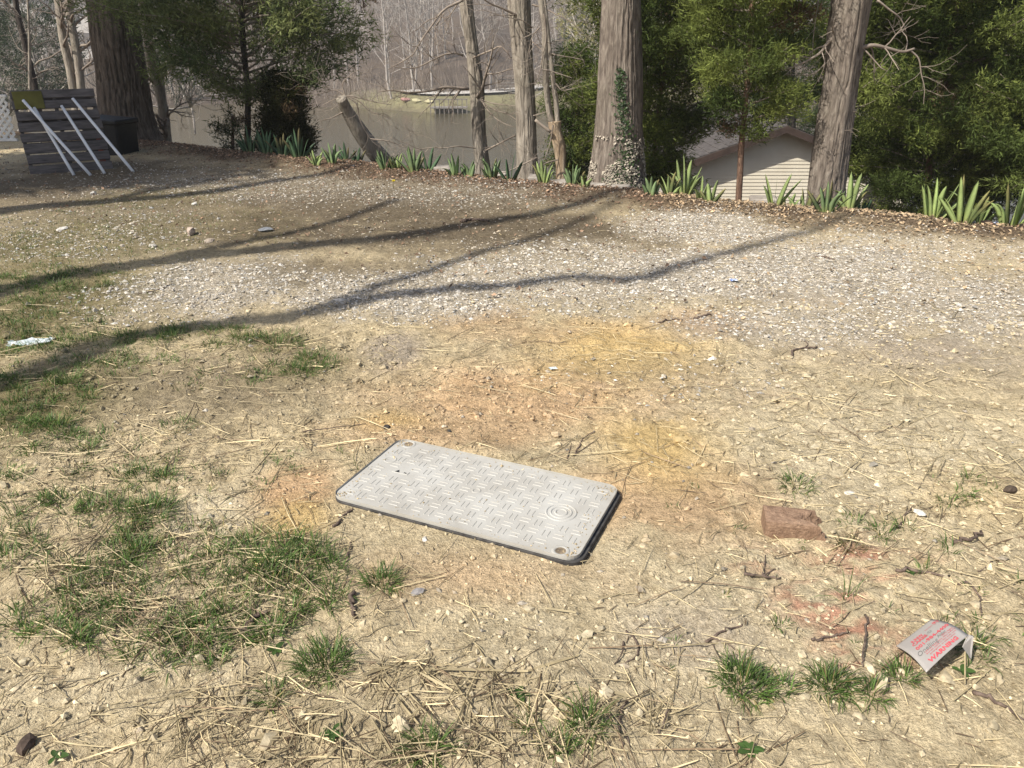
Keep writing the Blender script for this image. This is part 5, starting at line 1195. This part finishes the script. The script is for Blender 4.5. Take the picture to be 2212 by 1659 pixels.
def straw_w(X, Y_):
    f = [blob(X,Y_,700,1600,900,150,.5,.4,1), blob(X,Y_,300,1350,420,260,.6,.4,2)*.8, blob(X,Y_,420,960,420,70,.5,.4,3)*.9, blob(X,Y_,850,1000,200,60,.5,.4,4)*.45, blob(X,Y_,2000,1150,330,260,.6,.4,5)*.6, blob(X,Y_,1200,1000,260,50,.5,.4,0)*.4,
         blob(X,Y_,1250,800,420,90,.5,.4,6)*.35, blob(X,Y_,1800,900,400,100,.5,.4,7)*.4, blob(X,Y_,550,780,400,70,.5,.4,8)*.35, blob(X,Y_,1500,1500,600,200,.6,.4,9)*.3, blob(X,Y_,1850,560,300,90,.5,.4,2)*.3]
    return np.max(np.stack(f), 0)
X, Y_ = in_lot(75000, -4.5, 4.5, 1.15, 7.5); ok = visible(X, Y_); X, Y_ = X[ok], Y_[ok]
ok = rng.uniform(size=len(X)) < (straw_w(X, Y_)*0.85+0.10)*np.clip(1.6-0.18*Y_, .25, 1); X, Y_ = X[ok], Y_[ok]; n = len(X); print('STRAW', n)
L = rng.lognormal(math.log(0.042), .5, n); V, Q, T, c = straws(X, Y_, L, rng.uniform(.0014, .0036, n), rng.uniform(0, pi, n), straw_cols(n))
mb = MB(); mb.add(V, T, Q); mb.C[-1] = c
X, Y_ = in_lot(5200, -3.5, 3.5, 1.15, 4.6); ok = visible(X, Y_); X, Y_ = X[ok], Y_[ok]; ok = rng.uniform(size=len(X)) < (straw_w(X, Y_)*0.55+.01); X, Y_ = X[ok], Y_[ok]; n = len(X)
V, Q, T, c = straws(X, Y_, rng.uniform(.10, .26, n), rng.uniform(.0025, .0048, n), np.where(rng.uniform(size=n) < .6, rng.normal(size=n)*.5+.45, rng.uniform(0, pi, n)), straw_cols(n)*1.05, .03, .006, .08)
mb.add(V, T, Q); mb.C[-1] = c
for (u_, v_, ru_, rv_, k_) in ((400, 1260, 330, 150, 420), (150, 1120, 190, 120, 160), (900, 1570, 640, 130, 380), (120, 780, 150, 80, 90)):
    q_ = np.array([gnd(u_+ru_*math.sqrt(random.random())*cos(a_), min(v_+rv_*math.sqrt(random.random())*sin(a_), 1655)) for a_ in rng.uniform(0, 6.28, k_)]); n = len(q_)
    V, Q, T, c = straws(q_[:, 0], q_[:, 1], rng.lognormal(math.log(.085), .5, n), rng.uniform(.0018, .0038, n), rng.uniform(0, pi, n), straw_cols(n), .07, .010, .18); mb.add(V, T, Q); mb.C[-1] = c
o = mb.build('straw', M['straw'], None, False, None, True); tag(o, 'loose dry straw scattered over the bare dirt', 'straw', kind='stuff')
# thick stalks at the bottom edge
c4 = lambda p_: (720+p_[0]*.358, 1224+p_[1]*.358)
stalks = [((455,790),(770,1185)), ((300,715),(560,1030)), ((900,590),(720,1050)), ((910,600),(990,1090)), ((1175,662),(550,650)), ((940,640),(1190,705)), ((530,695),(720,780)), ((70,910),(50,1215)), ((240,980),(380,1215)), ((960,1120),(1090,1215)), ((860,490),(1100,850)), ((1480,550),(1130,660)), ((1340,740),(1190,930)), ((720,720),(840,900)), ((820,930),(1010,1120)), ((1600,765),(1830,830)), ((1280,265),(1465,300)), ((180,685),(450,590))]
STK = []
for a_, b_ in stalks:
    A, B = gnd(*c4(a_)), gnd(*c4(b_)); mid = (A+B)/2; n1 = np.array([0.0])
    V, Q, T, c = straws(np.array([mid[0]]), np.array([mid[1]]), np.array([np.linalg.norm(B-A)]), np.array([rng.uniform(.0055, .0085)]), np.array([math.atan2(B[1]-A[1], B[0]-A[0])]), STRAW[None]*rng.uniform(.55, 1.1), .0, .007, .02)
    mb = MB(); mb.add(V, T, Q); mb.C[-1] = c; o = mb.build('straw_stalk', M['straw'], None, False, mid, True); STK.append((o, mid[0]/mid[1]))

ORD = ['leftmost', 'second', 'third', 'fourth', 'fifth', 'sixth', 'seventh', 'eighth', 'ninth', 'tenth', 'eleventh', 'twelfth', 'thirteenth', 'fourteenth', 'fifteenth', 'sixteenth', 'seventeenth', 'rightmost']
for k_, (o, _) in enumerate(sorted(STK, key=lambda q: q[1])):
    tag(o, ('%s thick straw stalk of the scatter along the bottom edge' if k_ in (0, 17) else '%s thick straw stalk from the left along the bottom edge') % ORD[k_], 'straw', 'thick straw stalks at the bottom edge')

# grass
def blades(cx, cy, n, rad, h, col, lean=0.95, wid=0.0026):
    a = rng.uniform(0, 2*pi, n); r = rad*np.sqrt(rng.uniform(size=n)); X = cx+r*np.cos(a); Y_ = cy+r*np.sin(a)*0.9; Z_ = lot_h(X, Y_)-0.004
    la = a + rng.normal(size=n)*0.9; ln = lean*(0.35+0.65*r/(rad+1e-6))*rng.uniform(.5, 1.5, n); hh = h*rng.uniform(.5, 1.25, n); w = wid*rng.uniform(.7, 1.4, n); d = np.stack([np.cos(la), np.sin(la)], 1); wa = la+pi/2+rng.normal(size=n)*.5; ws = np.stack([np.cos(wa), np.sin(wa)], 1)
    rows = []
    for t, wf in ((0, 1), (0.4, .95), (0.75, .65), (1.0, 0)):
        th = ln*(0.5+0.9*t); out = hh*t*np.sin(np.minimum(th, 1.45)); z = hh*t*np.cos(np.minimum(th, 1.45)); cxy = np.stack([X+d[:, 0]*out, Y_+d[:, 1]*out], 1)
        if wf: rows += [np.column_stack([cxy-ws*(w*wf/2)[:, None], Z_+z]), np.column_stack([cxy+ws*(w*wf/2)[:, None], Z_+z])]
        else: rows += [np.column_stack([cxy, Z_+z])]
    V = np.stack(rows, 1); f = np.array([[0, 1, 3], [0, 3, 2], [2, 3, 5], [2, 5, 4], [4, 5, 6]]); T = (f[None]+np.arange(n)[:, None, None]*7).reshape(-1, 3)
    cc = np.array(col)[None]*rng.lognormal(0, .3, (n, 1)); dry = rng.uniform(size=n) < .08; cc[dry] = (0.35, 0.28, 0.12)
    return V.reshape(-1, 3), T, np.repeat(cc, 7, 0)
GR = (0.095, 0.155, 0.036)
def tuft_into(mb, u, v, n, rpx, h, col=GR, lean=.95, wid=.0026):
    g = gnd(u, v); V, T, c = blades(g[0], g[1], n, rpx*g[1]/_ray(u, v)[1], h, col, lean, wid); mb.add(V, T); mb.C[-1] = c
tufts = [(1610, 1478, 420, 62, .075, 'largest grass tuft at the lower right'), (1690, 1488, 70, 30, .06, 'thin grass between the two lower right tufts'), (1795, 1482, 330, 50, .07, 'second round grass tuft left of the marker sign'), (1885, 1500, 130, 32, .06, 'small grass tuft right of the second round tuft'), (1950, 1462, 120, 34, .06, 'sparse grass at the lower corner of the marker sign'),
         (2105, 1392, 90, 26, .06, 'grass poking out behind the marker sign flap'), (1722, 1052, 130, 36, .07, 'grass tuft just above the broken brick'), (1835, 1180, 90, 36, .055, 'reddish grass right of the broken brick'), (1905, 1150, 80, 30, .06, 'grass tuft far right of the brick'), (1830, 1300, 14, 18, .13, 'few tall upright blades above the red-stained straw'),
         (1685, 1350, 45, 20, .04, 'tiny star-shaped grass sprig left of the red stain'), (823, 1262, 190, 40, .075, 'grass tuft below the left corner of the lid'), (703, 1440, 320, 62, .085, 'dense grass tuft at the bottom left of the straw'), (590, 1515, 90, 34, .06, 'small weak tuft left of the bottom straw'), (1140, 1565, 60, 30, .06, 'grass among the thick stalks at the bottom'),
         (1270, 1580, 130, 40, .09, 'dark grass clump at the bottom centre'), (1210, 1618, 90, 36, .07, 'grass clump at the very bottom edge left of centre'), (925, 1635, 160, 44, .075, 'grass at the bottom edge under the stalks'), (310, 1035, 160, 50, .07, 'isolated grass tuft above the left grass patch'), (330, 1110, 280, 50, .09, 'tall grass tuft at the top of the left grass patch'),
         (155, 835, 200, 34, .09, 'dark tuft on bare soil at the left below the shadow'), (600, 745, 320, 62, .08, 'bright grass tuft behind the nearest shadow'), (650, 812, 160, 50, .07, 'flat grass right of the bright tuft'), (385, 925, 130, 50, .06, 'low grass strip left of the lid')]
for u, v, n, rp, h, lab in tufts:
    mb = MB(); tuft_into(mb, u, v, int(n*0.8), rp*0.85, h*0.85, GR if 'reddish' not in lab else (0.12, .11, .04)); o = mb.build('grass_tuft', M['grass'], None, False, gnd(u, v), True); tag(o, lab, 'grass', 'single grass tufts on the dirt')
mb = MB()
R2 = random.Random(3)
def patch(u0, v0, ru, rv, k, n, rp, h):
    for _ in range(k):
        a = R2.uniform(0, 6.28); r = math.sqrt(R2.random()); u, v = u0+ru*r*cos(a), v0+rv*r*sin(a)
        if v < 1659 and u > -60: tuft_into(mb, u, v, max(8, int(n*R2.uniform(.4, 1.4))), rp*R2.uniform(.6, 1.3), h*R2.uniform(.7, 1.2))
patch(430, 1270, 330, 140, 130, 26, 24, .055); patch(180, 1170, 200, 100, 50, 26, 22, .055); patch(580, 1215, 130, 65, 34, 34, 24, .058); patch(150, 1340, 120, 65, 26, 32, 26, .058); patch(430, 1380, 230, 70, 26, 24, 22, .05); patch(300, 1050, 320, 70, 26, 14, 18, .045); patch(400, 1000, 420, 40, 20, 12, 16, .04)
patch(70, 690, 180, 90, 110, 30, 20, .05); patch(60, 860, 150, 75, 70, 34, 22, .055); patch(200, 760, 180, 45, 56, 30, 20, .05); patch(450, 790, 300, 60, 60, 16, 16, .04); patch(400, 735, 180, 26, 18, 70, 28, .06); patch(140, 610, 130, 22, 16, 80, 24, .06); patch(640, 800, 100, 40, 10, 70, 30, .06); patch(120, 950, 120, 40, 12, 80, 34, .06)
patch(2000, 1130, 200, 120, 12, 26, 20, .045); patch(2080, 1300, 150, 150, 12, 22, 20, .045); patch(60, 540, 80, 40, 10, 50, 22, .05); patch(1500, 1250, 500, 250, 10, 10, 14, .03); patch(200, 500, 260, 60, 120, 14, 16, .038); patch(60, 650, 120, 60, 60, 24, 18, .05); patch(120, 600, 180, 40, 40, 20, 18, .045); patch(200, 1050, 220, 60, 12, 60, 30, .06)
o = mb.build('grass', M['grass'], None, False, None, True); tag(o, 'patchy green grass growing on the left side of the lot', 'grass', kind='stuff')
# short yellowish moss-like turf on the left
X, Y_ = in_lot(40000, -8, -1, 3.5, 10); ok = visible(X, Y_); X, Y_ = X[ok], Y_[ok]; ok = rng.uniform(size=len(X)) < zones(X, Y_)['lawn']*.7; X, Y_ = X[ok], Y_[ok]
V, T, c = blades(0, 0, len(X), 1e-6, .032, (0.15, 0.17, 0.05), .9, .004); Vr = V.reshape(-1, 7, 3); z00 = lot_h(np.array([0.]), np.array([0.]))[0]; Vr[:, :, 0] += X[:, None]; Vr[:, :, 1] += Y_[:, None]; Vr[:, :, 2] += (lot_h(X, Y_)-z00)[:, None]
mb = MB(); mb.add(Vr.reshape(-1, 3), T); mb.C[-1] = c; o = mb.build('turf', M['grass'], None, False, None, True); tag(o, 'thin short turf between the pebbles on the left', 'grass', kind='stuff')

# fallen leaves along the bed
X, Y_ = in_lot(170000, -8, 8, 4.5, 13.5); dlt = Y_-edge_y(X); ok = visible(X, Y_) & (dlt > -4.5); X, Y_ = X[ok], Y_[ok]
ok = rng.uniform(size=len(X)) < np.clip(zones(X, Y_)['mulch'], .045, 1)*.75; X, Y_ = X[ok], Y_[ok]; n = len(X); print('LEAVES', n)
p = np.column_stack([X, Y_, lot_h(X, Y_)+rng.uniform(.002, .02, n)]); N_ = np.stack([rng.normal(size=n)*.5, rng.normal(size=n)*.5-.3, np.ones(n)], 1); N_ /= np.linalg.norm(N_, axis=1)[:, None]
sz = rng.uniform(.007, .022, n); a = np.cross(N_, rng.normal(size=(n, 3))); a /= np.linalg.norm(a, axis=1)[:, None]; b_ = np.cross(N_, a); curl = rng.uniform(.1, .7, n)[:, None]
V = np.stack([p-b_*sz[:, None], p+a*sz[:, None]*.6+N_*sz[:, None]*curl, p+b_*sz[:, None]*1.2, p-a*sz[:, None]*.6+N_*sz[:, None]*curl*.6], 1).reshape(-1, 3); k = np.arange(n)[:, None]*4
base = np.where((X > 1.5)[:, None], np.array((0.36, 0.265, 0.165)), np.array((0.22, 0.145, 0.095))); cc = base*rng.lognormal(0, .4, (n, 1))
mb = MB(); mb.add(V, np.concatenate([k+np.array([[0, 1, 2]]), k+np.array([[0, 2, 3]])])); mb.C[-1] = np.repeat(cc, 4, 0)
o = mb.build('leaf_litter', M['litter'], None, False, None, True); tag(o, 'brown fallen leaves and mulch along the iris bed', 'leaves', kind='stuff')

# ------------------------------------------------------------------ sticks, stones and scraps
M['stick'] = bark_mat('twig bark', (0.05, 0.038, 0.032), (0.13, 0.095, 0.075), (0.24, 0.18, 0.14), scale=60, bdist=0.002)
def stick(pts, r, lab, mat=None, lift=0.4, name='stick', forks=()):
    G = smooth_path(np.array([gnd(*q)[:2] for q in pts]), 14); G = G + rng.normal(size=G.shape)*r*.5
    def mk(G, r_): 
        z = np.array([gz(q) for q in G]); z = np.maximum(z, np.linspace(z[0], z[-1], len(z))) + r_*lift+.002; return np.column_stack([G, z])
    r = r*0.8; base = mk(G[:1], r)[0]; mbs = MB(); V, Q, T = tube(mk(G, r)-base, np.linspace(r, r*.6, 14)*rng.uniform(.85, 1.15, 14), 8); mbs.add(V, T, Q)
    for fp in forks: 
        H = smooth_path(np.array([gnd(*q)[:2] for q in fp]), 8); V, Q, T = tube(mk(H, r*.6)-base, np.linspace(r*.6, r*.3, 8), 6); mbs.add(V, T, Q)
    o = mbs.build(name, mat or M['stick'], None); o.location = base; tag(o, lab, 'stick'); return o
c7 = lambda *L: [(1512+a*.3472, 1008+b*.3472) for a, b in L]; c8 = lambda *L: [(a*.4357, 936+b*.4357) for a, b in L]; c4l = lambda *L: [c4(p_) for p_ in L]
stick(c7((1230, 665), (1300, 655), (1400, 680), (1545, 700)), .007, 'dark curled stick right of the tall grass blades')
stick(c7((1600, 745), (1680, 745), (1730, 820), (1755, 940)), .005, 'bent brown twig above the marker sign', forks=())
stick(c7((700, 1092), (800, 1080), (920, 1045)), .005, 'brown stick lying above the lower right grass tufts')
stick(c7((1035, 950), (1025, 1050), (1005, 1180), (1000, 1285)), .0045, 'thin dark twig pointing down left of the marker sign')
stick(c7((30, 1085), (140, 1055), (265, 1010)), .005, 'forked gray twig left of the largest right grass tuft', forks=[c7((60, 1080), (95, 1150), (130, 1240)), c7((80, 1080), (150, 1110), (215, 1150))])
stick(c7((265, 705), (390, 700), (520, 705)), .006, 'short flat stick below the brick with a twig across', forks=[c7((390, 700), (440, 660), (490, 630)), c7((385, 700), (400, 620), (405, 560))])
stick(c7((1230, 390), (1270, 330), (1330, 255)), .005, 'straight brown twig right of the broken brick')
stick(c7((1730, 665), (1780, 640), (1815, 600)), .003, 'small twig near the right edge above the bent one')
stick(c7((1560, 500), (1650, 490), (1745, 430)), .009, 'thick gray stick at the right edge in sparse grass')
stick(c7((1700, 1415), (1800, 1460), (1880, 1500), (2000, 1590)), .007, 'gray weathered stick at the lower right edge')
stick(c4l((1760, 390), (1835, 470), (1825, 540), (1740, 605)), .004, 'curved hook-shaped twig below the lid')
stick(c4l((1748, 455), (1745, 530), (1690, 600)), .003, 'small bent twig beside the hook-shaped one')
stick(c4l((1760, 840), (1725, 950), (1740, 1100)), .0045, 'upright dark twig at the bottom right of centre', forks=[c4l((1728, 960), (1770, 1050), (1790, 1100))])
stick(c4l((2015, 895), (1990, 970), (1955, 1045)), .0035, 'thin twig at the bottom right of centre, leaning right')
stick(c4l((118, 205), (125, 340)), .009, 'stubby black stick below the left end of the lid')
stick(c8((1175, 1005), (1250, 930), (1315, 885)), .011, 'thick charred-looking stick in the left grass patch')
stick([(1709, 773), (1712, 762), (1735, 755), (1762, 752)], .008, 'kinked gray stick on the gravel right of the orange soil', forks=[[(1735, 755), (1745, 748), (1735, 742)]])
stick([(1498, 689), (1536, 682)], .010, 'short brown stick on the orange soil patch')
stick([(997, 480), (1020, 476), (1052, 477)], .022, 'dark chunk of bark in the middle shadow')
stick([(1420, 699), (1450, 693), (1475, 690)], .006, 'thin dark twig left of the short brown stick')
stick(c4l((300, 1410), (420, 1380)) if False else [(1240, 985), (1262, 948), (1285, 935)], .004, 'upright twig bits above the far edge of the lid', forks=[[(1225, 992), (1235, 960)], [(1240, 985), (1300, 942)]])
stick([(722, 1140), (745, 1115), (760, 1100)], .006, 'brown stick pointing at the lid near its left corner')
stick([(752, 1205), (760, 1170)], .005, 'short stick below the near edge of the lid')
stick([(655, 945), (700, 935), (790, 920)], .0035, 'long thin twig left of the lid far corner')
stick([(2140, 430+80), (2180, 505), (2212, 500)], .006, 'gray twig by the right-hand iris clumps')
stick([(1760, 560), (1800, 566)], .012, 'gray stick lying on the bright gravel at the right')
stick([(300, 640), (340, 632), (372, 618)], .005, 'thin dark twig across the left gravel patch')

def rock(u, v, r, lab, colr, flat=.6, mat=None, name='stone', cat='stone'):
    g = gnd(u, v); g[2] = gz(g)+r*flat*.45; V = ICO_V*rng.uniform(.7, 1.2, (12, 1)); F_ = ICO_F
    # one subdivision for a rounder, uneven stone
    E = {}; Vl = list(V); NF = []
    def mid(a, b2):
        k_ = (min(a, b2), max(a, b2))
        if k_ not in E: E[k_] = len(Vl); Vl.append((Vl[a]+Vl[b2])/2*rng.uniform(.95, 1.15))
        return E[k_]
    for a, b2, c2 in F_:
        x1, x2, x3 = mid(a, b2), mid(b2, c2), mid(c2, a); NF += [[a, x1, x3], [b2, x2, x1], [c2, x3, x2], [x1, x2, x3]]
    V = np.array(Vl)*np.array([rng.uniform(.9, 1.4), rng.uniform(.7, 1.0), flat])*r; a = rng.uniform(0, 3); V = V @ np.array([[cos(a), sin(a), 0], [-sin(a), cos(a), 0], [0, 0, 1]])
    o = mobj(name, V, np.array(NF), mat or M['stone'], None, np.tile(np.array(colr), (len(V), 1)), False); o.location = g; tag(o, lab, cat); return o
WH = (0.66, 0.62, 0.55); GRY = (0.30, 0.28, 0.27)
rock(1835, 1067, .017, 'white stone chip right of the grass above the brick', WH, .35); rock(1984, 1117, .020, 'long white stone chip at the right near sparse grass', WH, .3); rock(917, 1166, .011, 'white pebble below the near edge of the lid', WH, .5)
rock(903, 1283, .020, 'gray stone right of the tuft below the lid', GRY, .5); rock(414, 508, .045, 'upright pale stone on the brown dirt at the left', (0.45, .36, .29), 1.0); rock(452, 526, .045, 'rounded tan stone near the middle shadow', (0.40, .33, .26), .7); rock(420, 443, .04, 'white stone on the dirt behind the lawn', WH, .5)
rock(135, 494, .05, 'flat white stone in the left lawn', WH, .3); rock(575, 499, .07, 'flat gray slab stone at the shadow fork', (0.25, .26, .27), .25); rock(203, 420, .045, 'white lump at the edge of the back shadow', WH, .6); rock(330, 533, .035, 'pale stone left of the shadow fork', (0.5, .46, .4), .5)
rock(2177, 1072, .022, 'dark round seed ball at the right edge', (0.10, .075, .055), .8, name='seed_ball', cat='seed ball'); rock(835, 930, .016, 'dark lump of earth behind the lid far corner', (0.05, .045, .04), .8, name='earth_clod', cat='clod'); rock(971, 932, .010, 'small dark stone behind the lid', (0.06, .06, .055), .7)
rock(60, 1612, .026, 'dark damp clod at the bottom left corner', (0.09, .065, .05), .6, name='earth_clod', cat='clod'); rock(2090, 492, .05, 'gray stone left of the blue wrapper', (0.32, .31, .30), .6); rock(2130, 496, .05, 'reddish stone beside the blue wrapper', (0.36, .23, .16), .5); rock(2205, 497, .05, 'reddish brick piece at the right edge under the iris', (0.36, .22, .15), .5)
M['plastic_blue'] = noisy_mat('crumpled blue and white plastic', (0.08, 0.16, 0.48), (0.70, 0.74, 0.80), 45, bstr=0.3, rough=0.35, spec=0.5, lo=.42, hi=.58); M['plastic_pale'] = noisy_mat('crumpled pale plastic', (0.40, 0.47, 0.48), (0.70, 0.74, 0.73), 30, bstr=0.3, rough=0.35, spec=.5)
def scrap(u, v, w, d, lab, mat, rz=0.0):
    n_ = 9; A, B = np.meshgrid(np.linspace(-1, 1, n_), np.linspace(-1, 1, n_)); g = gnd(u, v); g[2] = gz(g)+.006
    Zs = rng.uniform(0, 1, (n_, n_))*min(w, d)*.45; V = np.stack([A*w*(1+.15*rng.normal(size=A.shape)), B*d*(1+.15*rng.normal(size=A.shape)), Zs], -1).reshape(-1, 3)
    i = np.arange(n_-1)[:, None]*n_; j = np.arange(n_-1)[None, :]; Q = np.stack([i+j, i+j+1, i+n_+j+1, i+n_+j], -1).reshape(-1, 4)
    o = mobj('wrapper', V, Q, mat, None, None, False); o.location = g; o.rotation_euler = (0, 0, rz); tag(o, lab, 'litter')
scrap(2157, 489, .055, .05, 'crumpled blue and white wrapper under the right-hand irises', M['plastic_blue']); scrap(1584, 612, .025, .02, 'tiny blue scrap on the gravel', M['plastic_blue']); scrap(66, 748, .10, .04, 'crumpled pale blue plastic strip in the left grass', M['plastic_pale'], .25)
scrap(1195, 798, .02, .012, 'small pale scrap on the orange soil', M['plastic_pale'], .3)
# dandelion
de = empty('dandelion', gnd(850, 404)); tag(de, 'single yellow dandelion flower on the brown dirt', 'flower'); M['yellow'] = noisy_mat('dandelion yellow', (0.75, 0.62, 0.02), (0.85, 0.75, 0.05), 20, bstr=0)
V, Q, T = tube([[0, 0, -.01], [.004, 0, .03], [.005, 0, .06]], [.003, .0028, .0025], 6); mobj('stem', V, [Q, T], M['moss'], de)
mbp = MB()
for k in range(40):
    a = k*2.399; el = .1+.9*(k/40); L = .024; d = np.array([cos(a)*cos(el), sin(a)*cos(el), sin(el)]); w_ = np.cross(d, [0, 0, 1.01]); w_ = unit(w_)*.004; q = np.array([.005, 0, .06]); mbp.add([q-w_*.4, q+w_*.4, q+d*L+w_, q+d*L-w_], None, [[0, 1, 2, 3]])
mbp.build('flower_head', M['yellow'], de, False)
# broad-leaved weeds in the foreground
def weed(u, v, r, n_, lab):
    g = gnd(u, v); g[2] = gz(g); e = empty('weed', g); tag(e, lab, 'weed', 'small broad-leaved weeds')
    for k in range(n_):
        a = k*2.399+rng.uniform(-.3, .3); L = r*rng.uniform(.7, 1.2); n2 = 7; t = np.linspace(0, 1, n2); wd = np.sin(t*pi)**.7*L*.26; el = .45; c = np.stack([np.cos(a)*t*L, np.sin(a)*t*L, .004+L*.45*t-L*.35*t**2], 1); s = np.array([-sin(a), cos(a), 0])
        V = np.concatenate([c-s*wd[:, None]+[0, 0, .002], c, c+s*wd[:, None]+[0, 0, .002]]); i = np.arange(n2-1); Q = np.concatenate([np.stack([i, n2+i, n2+i+1, i+1], 1), np.stack([n2+i, 2*n2+i, 2*n2+i+1, n2+i+1], 1)])
        mobj('leaf', V, Q, M['iris'], e, np.tile(np.array((0.075, .135, .035))*rng.uniform(.7, 1.3), (len(V), 1)))
weed(1118, 1502, .035, 7, 'leafy weed among the thick straw stalks'); weed(1620, 1625, .03, 8, 'round-leaved weed at the bottom edge right of centre'); weed(120, 1640, .028, 4, 'single broad green leaf weed at the bottom left'); weed(2075, 1452, .035, 4, 'green weed below the lower corner of the sign'); weed(1965, 1240, .02, 5, 'tiny weed above the red-stained straw')
weed(595, 1410, .03, 6, 'small weed left of the dense bottom-left tuft'); weed(720, 1600, .03, 5, 'weed hidden in the straw at the bottom left')

# ------------------------------------------------------------------ light spring haze over the lake
m = bpy.data.materials.new('haze'); m.use_nodes = True; nt = m.node_tree; nt.nodes.remove(nt.nodes['Principled BSDF'])
pv = nt.nodes.new('ShaderNodeVolumePrincipled'); pv.inputs['Color'].default_value = (0.92, 0.90, 0.87, 1); pv.inputs['Density'].default_value = 0.0009; pv.inputs['Anisotropy'].default_value = 0.0
nt.links.new(pv.outputs[0], nt.nodes['Material Output'].inputs['Volume'])
hz = mobj('haze', box_v(-440, 440, -140, 490, -12, 70), BOXQ, m, None, None, False); tag(hz, 'thin pale spring haze over the lake and hills', 'haze', kind='stuff')
